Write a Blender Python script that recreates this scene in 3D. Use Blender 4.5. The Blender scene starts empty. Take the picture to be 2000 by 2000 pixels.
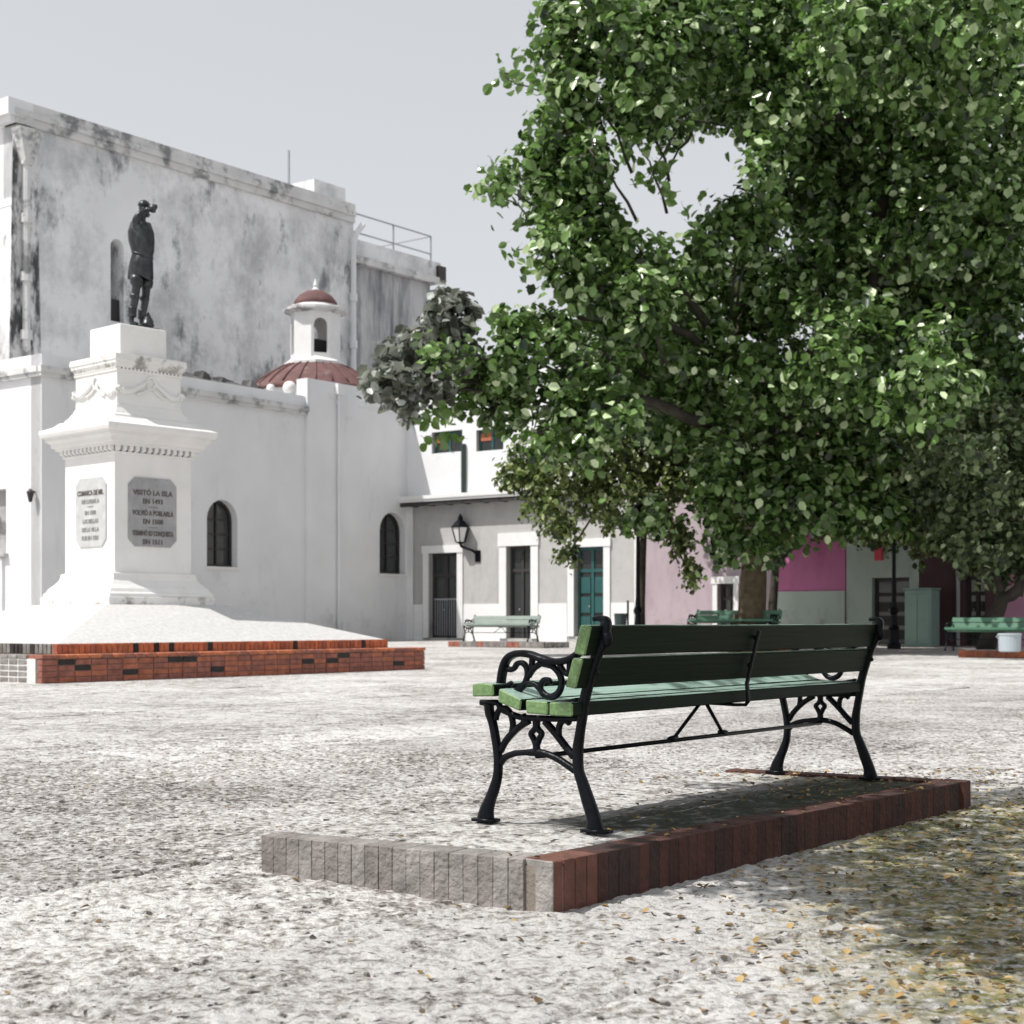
import bpy, bmesh, math, random
import numpy as np
from mathutils import Vector, Matrix
random.seed(7)
rng = np.random.default_rng(11)
S = bpy.context.scene
COL = S.collection

# ------------------------------------------------------------------ camera
cam = bpy.data.cameras.new('camera')
cam.lens = 54.0; cam.sensor_width = 36.0; cam.sensor_fit = 'HORIZONTAL'
cam.shift_y = 213 / 2000.0
cam.clip_start = 0.05; cam.clip_end = 3000
cam.dof.use_dof = True; cam.dof.focus_distance = 6.7; cam.dof.aperture_fstop = 6.3
cam_o = bpy.data.objects.new('camera', cam)
cam_o.location = (0, 0, 0.96); cam_o.rotation_euler = (math.radians(90), 0, 0)
COL.objects.link(cam_o); S.camera = cam_o

# ------------------------------------------------------------------ light
SUN_EL = math.radians(57); SUN_H = Vector((-0.91, -0.41)).normalized()
w = bpy.data.worlds.new('World'); S.world = w; w.use_nodes = True
nt = w.node_tree; bg = nt.nodes['Background']
sky = nt.nodes.new('ShaderNodeTexSky'); sky.sky_type = 'NISHITA'; sky.sun_disc = False
sky.sun_elevation = SUN_EL
sky.sun_rotation = math.atan2(SUN_H.x, SUN_H.y)
sky.dust_density = 2.0; sky.air_density = 1.0; sky.ozone_density = 1.0
hs = nt.nodes.new('ShaderNodeHueSaturation'); hs.inputs['Saturation'].default_value = 0.38
gm_ = nt.nodes.new('ShaderNodeGamma'); gm_.inputs[1].default_value = 0.36   # thin even overcast haze: flattens the sky's range
nt.links.new(sky.outputs[0], hs.inputs['Color']); nt.links.new(hs.outputs[0], gm_.inputs[0]); nt.links.new(gm_.outputs[0], bg.inputs[0])
bg.inputs[1].default_value = 0.44
sl = bpy.data.lights.new('sun', 'SUN'); sl.energy = 4.8; sl.angle = math.radians(0.53); sl.color = (1, 0.965, 0.91)
so = bpy.data.objects.new('sun', sl); COL.objects.link(so)
sdir = Vector((SUN_H.x * math.cos(SUN_EL), SUN_H.y * math.cos(SUN_EL), math.sin(SUN_EL)))
so.rotation_euler = (-sdir).to_track_quat('-Z', 'Y').to_euler(); so.location = sdir * 40
S.view_settings.view_transform = 'Standard'; S.view_settings.look = 'None'
S.view_settings.exposure = 0.0; S.view_settings.gamma = 1.0
try: S.view_settings.use_curve_mapping = False
except Exception: pass

# ------------------------------------------------------------------ helpers
F = 3000.0; CH = 0.96
U = Vector((0.608, 0.794)).normalized(); V = Vector((-U.y, U.x))
ANG = math.atan2(U.y, U.x)
def at(px, py, d): return Vector(((px - 1000) / F * d, d, CH + (1213 - py) / F * d))
def zof(py, d): return CH + (1213 - py) / F * d
def sm(a, b, x):
    t = min(1, max(0, (x - a) / (b - a))); return t * t * (3 - 2 * t)
def gh(x, y):
    return 0.045 * sm(4.9, 6.6, y - 0.6 * x) + 0.135 * sm(26, 50, y) + 0.02 * sm(50, 60, y)

def empty(name, loc=(0, 0, 0), rz=0, parent=None):
    o = bpy.data.objects.new(name, None); o.location = loc; o.rotation_euler = (0, 0, rz)
    o.empty_display_size = 0.2; COL.objects.link(o)
    if parent: o.parent = parent
    return o
def tag(o, label=None, cat=None, group=None, kind=None):
    if label: o['label'] = label
    if cat: o['category'] = cat
    if group: o['group'] = group
    if kind: o['kind'] = kind
    return o
def kids(o): return [c for c in bpy.data.objects if c.parent == o]
def copy_tree(o, kidmap, parent=None):
    c = o.copy(); COL.objects.link(c); c.parent = parent
    for ch in kidmap.get(o.name, []): copy_tree(ch, kidmap, c)
    return c
def kid_map(root):
    m = {}
    for o in bpy.data.objects:
        if o.parent: m.setdefault(o.parent.name, []).append(o)
    return m

def catmull(P, n=6):
    P = [tuple(p) for p in P]; out = []
    Q = [P[0]] + P + [P[-1]]
    for i in range(1, len(Q) - 2):
        p0, p1, p2, p3 = [np.array(q, float) for q in Q[i - 1:i + 3]]
        for k in range(n):
            t = k / n
            out.append(tuple(0.5 * ((2 * p1) + (-p0 + p2) * t + (2 * p0 - 5 * p1 + 4 * p2 - p3) * t * t + (-p0 + 3 * p1 - 3 * p2 + p3) * t ** 3)))
    out.append(P[-1]); return out

class MB:
    def __init__(s): s.v = []; s.f = []; s.m = []; s.mi = 0
    def add(s, vs, fs):
        n = len(s.v); s.v += [tuple(v) for v in vs]
        for f in fs: s.f.append(tuple(i + n for i in f)); s.m.append(s.mi)
    def box(s, a, b):
        x0, y0, z0 = a; x1, y1, z1 = b
        s.hexa([(x0, y0, z0), (x1, y0, z0), (x1, y1, z0), (x0, y1, z0)], [(x0, y0, z1), (x1, y0, z1), (x1, y1, z1), (x0, y1, z1)])
        return s
    def hexa(s, lo, hi):
        s.add(list(lo) + list(hi), [(0, 3, 2, 1), (4, 5, 6, 7), (0, 1, 5, 4), (1, 2, 6, 5), (2, 3, 7, 6), (3, 0, 4, 7)]); return s
    def frus(s, w0, z0, w1, z1, cx=0, cy=0):
        def q(w, z): return [(cx - w, cy - w, z), (cx + w, cy - w, z), (cx + w, cy + w, z), (cx - w, cy + w, z)]
        return s.hexa(q(w0, z0), q(w1, z1))
    def sqloft(s, prof):
        vs = []; fs = []
        for w_, z in prof: vs += [(-w_, -w_, z), (w_, -w_, z), (w_, w_, z), (-w_, w_, z)]
        for i in range(len(prof) - 1):
            for k in range(4):
                a = i * 4 + k; b = i * 4 + (k + 1) % 4
                fs.append((a, b, b + 4, a + 4))
        fs.append((3, 2, 1, 0)); n = len(vs); fs.append((n - 4, n - 3, n - 2, n - 1))
        s.add(vs, fs); return s
    def tube(s, pts, r, seg=8, flat=None, axis=None):
        """pts 3D; r scalar or list (half width); flat: half thickness along fixed axis"""
        pts = [Vector(p) for p in pts]; n = len(pts)
        if not hasattr(r, '__len__'): r = [r] * n
        vs = []; fs = []
        prev = None
        for i, p in enumerate(pts):
            t = (pts[min(i + 1, n - 1)] - pts[max(i - 1, 0)])
            if t.length < 1e-9: t = Vector((0, 0, 1))
            t.normalize()
            if axis is not None:
                b = Vector(axis); nn = b.cross(t)
                if nn.length < 1e-5: nn = prev or Vector((1, 0, 0))
                nn.normalize()
            else:
                if prev is None:
                    a = Vector((0, 0, 1)) if abs(t.z) < 0.9 else Vector((1, 0, 0))
                    nn = a.cross(t).normalized()
                else:
                    nn = prev - t * prev.dot(t)
                    if nn.length < 1e-5: nn = Vector((1, 0, 0))
                    nn.normalize()
                b = t.cross(nn)
            prev = nn
            for k in range(seg):
                a = 2 * math.pi * (k + 0.5) / seg
                c_, s_ = math.cos(a), math.sin(a)
                if flat is not None:
                    c_ = math.copysign(abs(c_) ** 0.6, c_); s_ = math.copysign(abs(s_) ** 0.6, s_)
                    vs.append(p + nn * (r[i] * c_) + b * (flat * s_))
                else: vs.append(p + nn * (r[i] * c_) + b * (r[i] * s_))
        for i in range(n - 1):
            for k in range(seg):
                a = i * seg + k; b2 = i * seg + (k + 1) % seg
                fs.append((a, b2, b2 + seg, a + seg))
        fs.append(tuple(range(seg - 1, -1, -1))); fs.append(tuple(range((n - 1) * seg, n * seg)))
        s.add(vs, fs); return s
    def lathe(s, prof, seg=16, c=(0, 0), z0=0):
        vs = []; fs = []
        for r, z in prof:
            for k in range(seg):
                a = 2 * math.pi * k / seg
                vs.append((c[0] + r * math.cos(a), c[1] + r * math.sin(a), z0 + z))
        for i in range(len(prof) - 1):
            for k in range(seg):
                a = i * seg + k; b = i * seg + (k + 1) % seg
                fs.append((a, b, b + seg, a + seg))
        fs.append(tuple(range(seg - 1, -1, -1))); fs.append(tuple(range((len(prof) - 1) * seg, len(prof) * seg)))
        s.add(vs, fs); return s
    def ball(s, c, r, seg=10, rings=6, sc=(1, 1, 1)):
        vs = []; fs = []
        for i in range(rings + 1):
            th = math.pi * i / rings
            rr = max(math.sin(th), 0.02)
            for k in range(seg):
                a = 2 * math.pi * k / seg
                vs.append((c[0] + r * sc[0] * rr * math.cos(a), c[1] + r * sc[1] * rr * math.sin(a), c[2] - r * sc[2] * math.cos(th)))
        for i in range(rings):
            for k in range(seg):
                a = i * seg + k; b = i * seg + (k + 1) % seg
                fs.append((a, b, b + seg, a + seg))
        fs.append(tuple(range(seg - 1, -1, -1))); fs.append(tuple(range(rings * seg, (rings + 1) * seg)))
        s.add(vs, fs); return s
    def mesh(s, name, mats, smooth=False, bevel=0.0, fix=True):
        me = bpy.data.meshes.new(name); me.from_pydata(s.v, [], s.f)
        if not isinstance(mats, (list, tuple)): mats = [mats]
        for m in mats: me.materials.append(m)
        me.polygons.foreach_set('material_index', s.m)
        if fix or bevel:
            bm = bmesh.new(); bm.from_mesh(me)
            bmesh.ops.recalc_face_normals(bm, faces=bm.faces)
            if bevel:
                es = [e for e in bm.edges if len(e.link_faces) == 2 and e.calc_face_angle(0) > 0.5]
                bmesh.ops.bevel(bm, geom=es, offset=bevel, segments=1, profile=0.5, affect='EDGES', clamp_overlap=True)
            bm.to_mesh(me); bm.free()
        if smooth:
            me.polygons.foreach_set('use_smooth', [True] * len(me.polygons))
        me.update(); return me
    def build(s, name, mats, parent=None, smooth=False, bevel=0.0, fix=True):
        o = bpy.data.objects.new(name, s.mesh(name, mats, smooth, bevel, fix)); COL.objects.link(o)
        if parent: o.parent = parent
        return o

def arch(x0, x1, z0, z1, n=10):
    """arched opening outline"""
    r = (x1 - x0) / 2; zc = z1 - r; pts = [(x0, z0), (x1, z0), (x1, zc)]
    for k in range(1, n): 
        a = math.pi * k / n; pts.append((x0 + r + r * math.cos(a), zc + r * math.sin(a)))
    pts.append((x0, zc)); return pts
def rect(x0, x1, z0, z1): return [(x0, z0), (x1, z0), (x1, z1), (x0, z1)]
def holed_wall(outer, holes, y0, y1, mb=None):
    """wall in XZ, front at y0, back y1, with holes through"""
    mb = mb or MB()
    bm = bmesh.new()
    for lp in [outer] + holes:
        vs = [bm.verts.new((p[0], y0, p[1])) for p in lp]
        for i in range(len(vs)): bm.edges.new((vs[i], vs[(i + 1) % len(vs)]))
    bmesh.ops.triangle_fill(bm, use_beauty=True, use_dissolve=False, edges=bm.edges[:])
    bm.verts.index_update()
    vs = [tuple(v.co) for v in bm.verts]; fs = [tuple(v.index for v in f.verts) for f in bm.faces]
    bm.free()
    mb.add(vs, fs); mb.add([(x, y1, z) for x, _, z in vs], [f[::-1] for f in fs])
    for lp in [outer] + holes:
        n = len(lp)
        mb.add([(p[0], y0, p[1]) for p in lp] + [(p[0], y1, p[1]) for p in lp], [(i, (i + 1) % n, n + (i + 1) % n, n + i) for i in range(n)])
    return mb

# ------------------------------------------------------------------ materials
def mat(name, col, rough=0.7, metal=0.0, spec=0.5, var=0.0, vscale=3.0, bump=0.0, bscale=20.0, island=0.0, coat=0.0, trans=0.0):
    m = bpy.data.materials.new(name); m.use_nodes = True; t = m.node_tree; p = t.nodes['Principled BSDF']
    p.inputs['Roughness'].default_value = rough; p.inputs['Metallic'].default_value = metal
    p.inputs['Specular IOR Level'].default_value = spec; p.inputs['Coat Weight'].default_value = coat
    p.inputs['Transmission Weight'].default_value = trans
    geo = t.nodes.new('ShaderNodeNewGeometry')
    out = None
    rgb = t.nodes.new('ShaderNodeRGB'); rgb.outputs[0].default_value = (*col, 1); out = rgb.outputs[0]
    if var:
        nz = t.nodes.new('ShaderNodeTexNoise'); nz.inputs['Scale'].default_value = vscale; nz.inputs['Detail'].default_value = 6
        t.links.new(geo.outputs['Position'], nz.inputs['Vector'])
        mr = t.nodes.new('ShaderNodeMapRange'); mr.inputs[1].default_value = 0.3; mr.inputs[2].default_value = 0.7
        mr.inputs[3].default_value = 1 - var; mr.inputs[4].default_value = 1 + var
        t.links.new(nz.outputs[0], mr.inputs[0])
        mx = t.nodes.new('ShaderNodeVectorMath'); mx.operation = 'SCALE'
        t.links.new(out, mx.inputs[0]); t.links.new(mr.outputs[0], mx.inputs['Scale']); out = mx.outputs[0]
    if island:
        mr = t.nodes.new('ShaderNodeMapRange'); mr.inputs[3].default_value = 1 - island; mr.inputs[4].default_value = 1 + island
        t.links.new(geo.outputs['Random Per Island'], mr.inputs[0])
        mx = t.nodes.new('ShaderNodeVectorMath'); mx.operation = 'SCALE'
        t.links.new(out, mx.inputs[0]); t.links.new(mr.outputs[0], mx.inputs['Scale']); out = mx.outputs[0]
    t.links.new(out, p.inputs['Base Color'])
    if bump:
        nb = t.nodes.new('ShaderNodeTexNoise'); nb.inputs['Scale'].default_value = bscale; nb.inputs['Detail'].default_value = 5
        t.links.new(geo.outputs['Position'], nb.inputs['Vector'])
        b = t.nodes.new('ShaderNodeBump'); b.inputs['Strength'].default_value = bump; b.inputs['Distance'].default_value = 0.02
        t.links.new(nb.outputs[0], b.inputs['Height']); t.links.new(b.outputs[0], p.inputs['Normal'])
    m['_out'] = 1
    return m
def nodes(m): return m.node_tree, m.node_tree.nodes['Principled BSDF']
def cur_color(m):
    t, p = nodes(m); return p.inputs['Base Color'].links[0].from_socket
def stain(m, col, scale=(1, 1, 1), nscale=1.0, lo=0.5, hi=0.65, amount=1.0, detail=8, rough=0.7, zband=None):
    """weathering: mixes a stain colour by noise threshold in world space; zband (z0,z1) lets it grow between heights"""
    t, p = nodes(m); src = cur_color(m)
    geo = t.nodes.new('ShaderNodeNewGeometry'); mp = t.nodes.new('ShaderNodeVectorMath'); mp.operation = 'MULTIPLY'
    mp.inputs[1].default_value = scale; t.links.new(geo.outputs['Position'], mp.inputs[0])
    nz = t.nodes.new('ShaderNodeTexNoise'); nz.inputs['Scale'].default_value = nscale; nz.inputs['Detail'].default_value = detail
    nz.inputs['Roughness'].default_value = rough
    t.links.new(mp.outputs[0], nz.inputs['Vector'])
    val = nz.outputs[0]
    if zband:
        sx = t.nodes.new('ShaderNodeSeparateXYZ'); t.links.new(geo.outputs['Position'], sx.inputs[0])
        r2 = t.nodes.new('ShaderNodeMapRange'); r2.inputs[1].default_value = zband[0]; r2.inputs[2].default_value = zband[1]
        r2.inputs[3].default_value = 0.0; r2.inputs[4].default_value = zband[2]
        t.links.new(sx.outputs[2], r2.inputs[0])
        ad = t.nodes.new('ShaderNodeMath'); ad.operation = 'ADD'; t.links.new(val, ad.inputs[0]); t.links.new(r2.outputs[0], ad.inputs[1]); val = ad.outputs[0]
    mr = t.nodes.new('ShaderNodeMapRange'); mr.inputs[1].default_value = lo; mr.inputs[2].default_value = hi
    mr.inputs[3].default_value = 0; mr.inputs[4].default_value = amount; t.links.new(val, mr.inputs[0])
    mx = t.nodes.new('ShaderNodeMix'); mx.data_type = 'RGBA'
    t.links.new(mr.outputs[0], mx.inputs['Factor']); t.links.new(src, mx.inputs['A']); mx.inputs['B'].default_value = (*col, 1)
    t.links.new(mx.outputs['Result'], p.inputs['Base Color']); return m

M = {}
M['white'] = mat('white_limewash', (0.75, 0.755, 0.775), 0.85, var=0.05, vscale=0.6, bump=0.25, bscale=9)
stain(M['white'], (0.42, 0.42, 0.43), (1, 1, 0.25), 0.9, 0.56, 0.8, 0.45)
stain(M['white'], (0.35, 0.34, 0.33), (1, 1, 1), 0.7, 0.62, 0.8, 0.5, zband=(2.2, 0.2, 0.13))
M['monwhite'] = mat('monument_stucco', (0.77, 0.762, 0.75), 0.8, var=0.05, vscale=2, bump=0.35, bscale=14)
stain(M['monwhite'], (0.5, 0.46, 0.41), (1, 1, 0.5), 3.0, 0.57, 0.85, 0.5)
M['mongrime'] = mat('monument_ledge', (0.78, 0.77, 0.755), 0.85, var=0.06, vscale=3, bump=0.5, bscale=20)
stain(M['mongrime'], (0.2, 0.19, 0.17), (1, 1, 1), 3.0, 0.50, 0.62, 0.8)
M['old'] = mat('old_mouldy_limewash', (0.78, 0.785, 0.80), 0.9, var=0.07, vscale=0.35, bump=0.6, bscale=5)
stain(M['old'], (0.27, 0.275, 0.29), (1, 1, 0.8), 0.30, 0.46, 0.63, 0.62, detail=12, rough=0.75)
stain(M['old'], (0.13, 0.135, 0.15), (1.2, 1.2, 0.6), 0.62, 0.55, 0.65, 0.8, detail=12, rough=0.72)
M['parapet'] = mat('dirty_parapet', (0.62, 0.62, 0.62), 0.9, var=0.1, vscale=1, bump=0.6, bscale=6)
stain(M['parapet'], (0.10, 0.105, 0.115), (1, 1, 1), 0.9, 0.50, 0.60, 0.75, detail=10)
M['streak'] = mat('streaked_grey_wall', (0.5, 0.505, 0.52), 0.9, var=0.1, vscale=0.6, bump=0.5, bscale=6)
stain(M['streak'], (0.12, 0.125, 0.15), (1, 1, 0.16), 1.0, 0.47, 0.64, 0.85, detail=9)
M['greywall'] = mat('grey_painted_wall', (0.44, 0.432, 0.428), 0.85, var=0.05, bump=0.2)
M['palepink'] = mat('pale_pink_wall', (0.40, 0.33, 0.365), 0.85, var=0.05, vscale=1, bump=0.2)
M['magenta'] = mat('magenta_wall', (0.52, 0.17, 0.34), 0.8, var=0.08, vscale=1, bump=0.2)
M['mint'] = mat('pale_mint_wall', (0.42, 0.50, 0.45), 0.85, var=0.07, vscale=1.2, bump=0.2)
for k_, c_ in (('palepink', (.26, .2, .23)), ('magenta', (.28, .07, .16)), ('mint', (.26, .3, .27)), ('greywall', (.28, .27, .26))):
    stain(M[k_], c_, (1, 1, .3), 1.4, .5, .72, .6); stain(M[k_], (.2, .19, .18), (1, 1, 1), 2.2, .62, .75, .6, zband=(2.0, .2, .16))
M['trim'] = mat('white_trim', (0.74, 0.74, 0.745), 0.7, var=0.04)
M['black_in'] = mat('dark_room', (0.022, 0.02, 0.022), 0.6)
M['shutter'] = mat('dark_shutter', (0.035, 0.03, 0.03), 0.6, var=0.2)
M['teal'] = mat('teal_paint', (0.018, 0.085, 0.085), 0.5, var=0.15)
M['orange_in'] = mat('rust_orange_paint', (0.38, 0.12, 0.06), 0.6, var=0.15)
M['glass'] = mat('dark_window_glass', (0.03, 0.035, 0.035), 0.08, spec=0.7)
M['curtain'] = mat('grey_curtain', (0.3, 0.3, 0.29), 0.9, var=0.2, vscale=4)
M['dgreen'] = mat('dark_green_pipe', (0.03, 0.05, 0.045), 0.5)
M['iron'] = mat('black_cast_iron_paint', (0.004, 0.005, 0.008), 0.34, spec=0.15, var=0.3, vscale=30, bump=0.15, bscale=60)
M['bronze'] = mat('dark_bronze', (0.045, 0.048, 0.052), 0.38, metal=0.65, var=0.35, vscale=6, bump=0.3, bscale=14)
stain(M['bronze'], (0.12, 0.14, 0.135), (1, 1, 0.5), 5, 0.52, 0.7, 0.7)
M['plaque'] = mat('grey_marble_plaque', (0.33, 0.33, 0.34), 0.6, var=0.18, vscale=5)
M['letter'] = mat('bronze_letters', (0.095, 0.085, 0.075), 0.6)
M['redtile'] = mat('red_dome_plaster', (0.13, 0.064, 0.062), 0.8, var=0.2, vscale=2.5, bump=0.3)
stain(M['redtile'], (0.36, 0.30, 0.29), (1, 1, 1), 1.6, 0.55, 0.7, 0.5)
M['darktile'] = mat('dark_roof_tile', (0.09, 0.088, 0.09), 0.85, var=0.4, vscale=2, island=0.5)
M['galv'] = mat('galvanised_rail', (0.38, 0.39, 0.41), 0.5, metal=0.3)
M['lampglass'] = mat('milky_lamp_glass', (0.75, 0.76, 0.76), 0.25)
M['oldbench'] = mat('faded_green_bench_wood', (0.25, 0.30, 0.27), 0.6, var=0.1)
M['dkbench'] = mat('dark_green_bench_wood', (0.06, 0.16, 0.10), 0.5, var=0.1)
M['mortar'] = mat('lime_mortar', (0.22, 0.19, 0.16), 0.95, var=0.15, vscale=10, bump=0.5, bscale=40)
M['palemortar'] = mat('white_mortar', (0.68, 0.67, 0.66), 0.95, var=0.1, vscale=10, bump=0.5, bscale=40)
M['util'] = mat('green_utility_cabinet', (0.26, 0.38, 0.34), 0.5, var=0.06)
M['pot'] = mat('white_metal_can', (0.40, 0.46, 0.50), 0.35, var=0.05)
M['bin'] = mat('dark_bin', (0.03, 0.05, 0.05), 0.5)
M['redsign'] = mat('red_paint', (0.6, 0.05, 0.08), 0.5)

# green wood of the near bench: gloss paint with grain
def wood_paint(name, c0, c1, rough, coat):
    m = mat(name, c0, rough, spec=0.5 if coat else 0.12, coat=coat)
    t, p = nodes(m)
    p.inputs['Coat Roughness'].default_value = 0.22
    tc = t.nodes.new('ShaderNodeTexCoord'); mp = t.nodes.new('ShaderNodeMapping'); mp.inputs['Scale'].default_value = (1.5, 40, 40)
    t.links.new(tc.outputs['Object'], mp.inputs[0])
    nz = t.nodes.new('ShaderNodeTexNoise'); nz.inputs['Scale'].default_value = 2.2; nz.inputs['Detail'].default_value = 7; t.links.new(mp.outputs[0], nz.inputs['Vector'])
    cr = t.nodes.new('ShaderNodeValToRGB'); cr.color_ramp.elements[0].position = 0.3; cr.color_ramp.elements[0].color = (*c0, 1)
    cr.color_ramp.elements[1].position = 0.75; cr.color_ramp.elements[1].color = (*c1, 1)
    t.links.new(nz.outputs[0], cr.inputs[0]); t.links.new(cr.outputs[0], p.inputs['Base Color'])
    b = t.nodes.new('ShaderNodeBump'); b.inputs['Strength'].default_value = 0.35; b.inputs['Distance'].default_value = 0.004
    t.links.new(nz.outputs[0], b.inputs['Height']); t.links.new(b.outputs[0], p.inputs['Normal'])
    return m
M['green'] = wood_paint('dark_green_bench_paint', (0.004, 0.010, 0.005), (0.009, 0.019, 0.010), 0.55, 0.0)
M['greentop'] = wood_paint('sunlit_top_green_paint', (0.26, 0.42, 0.34), (0.50, 0.66, 0.60), 0.24, 0.5)  # glare and sun on the top faces put into the colour
M['greenend'] = wood_paint('sunlit_end_green_paint', (0.09, 0.17, 0.055), (0.19, 0.30, 0.13), 0.5, 0.1)  # lit board ends put in as a lighter green

def brick_mat(name, col, dark=0.35):
    m = mat(name, col, 0.9, var=0.3, vscale=9, bump=0.7, bscale=45)
    stain(m, tuple(c * dark for c in col), (1, 1, 1), 7, 0.55, 0.7, 0.7); return m
M['brick'] = [brick_mat('red_brick', (0.38, 0.13, 0.075)), brick_mat('purple_red_brick', (0.29, 0.11, 0.08)), brick_mat('orange_brick', (0.50, 0.165, 0.08))]
M['kbrick'] = [brick_mat('dark_red_kerb_brick', (0.056, 0.023, 0.017)), brick_mat('brown_kerb_brick', (0.042, 0.022, 0.018)), brick_mat('dull_red_kerb_brick', (0.076, 0.029, 0.021))]
M['wbrick'] = brick_mat('warm_kerb_brick', (0.14, 0.058, 0.042), .5)
M['burnt'] = brick_mat('burnt_black_brick', (0.035, 0.028, 0.028))
M['gbrick'] = [brick_mat('grey_brick', (0.235, 0.217, 0.207), 0.5), brick_mat('brown_grey_brick', (0.21, 0.19, 0.18), 0.5), brick_mat('pale_grey_brick', (0.265, 0.247, 0.236), 0.5)]

# old worn paving: pits, chips, patches
def paving(name, tone=1.0, lift=0.0, pit=0.62, fa=0.55):
    m = bpy.data.materials.new(name); m.use_nodes = True; t = m.node_tree; p = t.nodes['Principled BSDF']
    p.inputs['Roughness'].default_value = 0.92; p.inputs['Specular IOR Level'].default_value = 0.2
    N = t.nodes.new; L = t.links.new
    geo = N('ShaderNodeNewGeometry')
    def noise(scale, det=6, rough=0.6, vec=None):
        n = N('ShaderNodeTexNoise'); n.inputs['Scale'].default_value = scale; n.inputs['Detail'].default_value = det; n.inputs['Roughness'].default_value = rough
        L(vec or geo.outputs['Position'], n.inputs['Vector']); return n.outputs[0]
    def mrange(x, a, b2, c=0., d=1.):
        r = N('ShaderNodeMapRange'); r.inputs[1].default_value = a; r.inputs[2].default_value = b2; r.inputs[3].default_value = c; r.inputs[4].default_value = d; L(x, r.inputs[0]); return r.outputs[0]
    def mul(a, b2, op='MULTIPLY'):
        r = N('ShaderNodeMath'); r.operation = op
        for i, q in enumerate((a, b2)):
            if isinstance(q, (int, float)): r.inputs[i].default_value = q
            else: L(q, r.inputs[i])
        return r.outputs[0]
    big = noise(0.55, 4, 0.55); med = noise(6.5, 6, 0.65); fine = noise(26, 8, 0.72); pits = noise(17, 5, 0.6); grit = noise(75, 3, 0.6)
    cr = N('ShaderNodeValToRGB'); e = cr.color_ramp.elements
    e[0].position = 0.385; e[0].color = (0.10 * tone, 0.088 * tone, 0.08 * tone, 1)
    e[1].position = 0.565; e[1].color = (0.64 * tone, 0.63 * tone, 0.62 * tone, 1)
    x = e.new(0.465); x.color = (0.33 * tone, 0.31 * tone, 0.295 * tone, 1)
    mixv = mul(mul(mul(fine, fa), mul(med, 1 - fa), 'ADD'), lift, 'ADD')
    mixv = mul(mixv, mrange(big, 0.35, 0.65, -0.03, 0.045), 'ADD')
    L(mixv, cr.inputs[0])
    dark = mrange(pits, pit, pit + .05)
    mx = N('ShaderNodeMix'); mx.data_type = 'RGBA'; L(dark, mx.inputs['Factor']); L(cr.outputs[0], mx.inputs['A']); mx.inputs['B'].default_value = (0.085, 0.075, 0.068, 1)
    col = mx.outputs['Result']
    # mossy ground tint with tree shade and sun flecks painted in: an area on the right of the bench platform
    sx = N('ShaderNodeSeparateXYZ'); L(geo.outputs['Position'], sx.inputs[0])
    side = mul(mul(sx.outputs[0], 1.0), mul(sx.outputs[1], -0.12), 'ADD')
    ms = mrange(mul(side, mul(noise(4.5, 7, 0.75), 1.3), 'ADD'), 0.82, 1.32)
    far = mrange(sx.outputs[1], 7.6, 8.8, 1, 0); ms = mul(ms, far)
    ms = mul(ms, mrange(noise(20, 5, 0.7), 0.40, 0.54, 0.2, 1.0))
    mcr = N('ShaderNodeValToRGB'); e = mcr.color_ramp.elements
    e[0].position = 0.38; e[0].color = (0.045, 0.05, 0.025, 1); e[1].position = 0.62; e[1].color = (0.46, 0.35, 0.19, 1)
    x = e.new(0.5); x.color = (0.20, 0.20, 0.085, 1); L(noise(9, 6, 0.7), mcr.inputs[0])
    m2 = N('ShaderNodeMix'); m2.data_type = 'RGBA'; L(ms, m2.inputs['Factor']); L(col, m2.inputs['A']); L(mcr.outputs[0], m2.inputs['B'])
    # every slab its own tone
    oi = N('ShaderNodeObjectInfo'); sc = N('ShaderNodeVectorMath'); sc.operation = 'SCALE'; L(m2.outputs['Result'], sc.inputs[0]); L(mrange(oi.outputs['Random'], 0, 1, 0.9, 1.08), sc.inputs['Scale'])
    L(sc.outputs[0], p.inputs['Base Color'])
    h = mul(mul(mul(fine, 0.6), mul(med, 0.9), 'ADD'), mul(mul(dark, -0.5), mul(grit, 0.12), 'ADD'), 'ADD')
    b = N('ShaderNodeBump'); b.inputs['Strength'].default_value = 0.9; b.inputs['Distance'].default_value = 0.035
    L(h, b.inputs['Height']); L(b.outputs[0], p.inputs['Normal'])
    return m
M['paving'] = paving('worn_stone_paving', lift=.014)
M['pav_white'] = paving('pale_pitted_paving', 1.0, .034, .62, .6)
M['pav_mid'] = paving('mottled_paving', 1.0, .006, .62, .65)
M['pav_grain'] = paving('grainy_grey_paving', 1.0, -.012, .62, .75)
M['joint'] = mat('dark_joint_dirt', (0.17, 0.155, 0.14), 0.95, var=0.4, vscale=12, bump=0.6, bscale=40)

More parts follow.
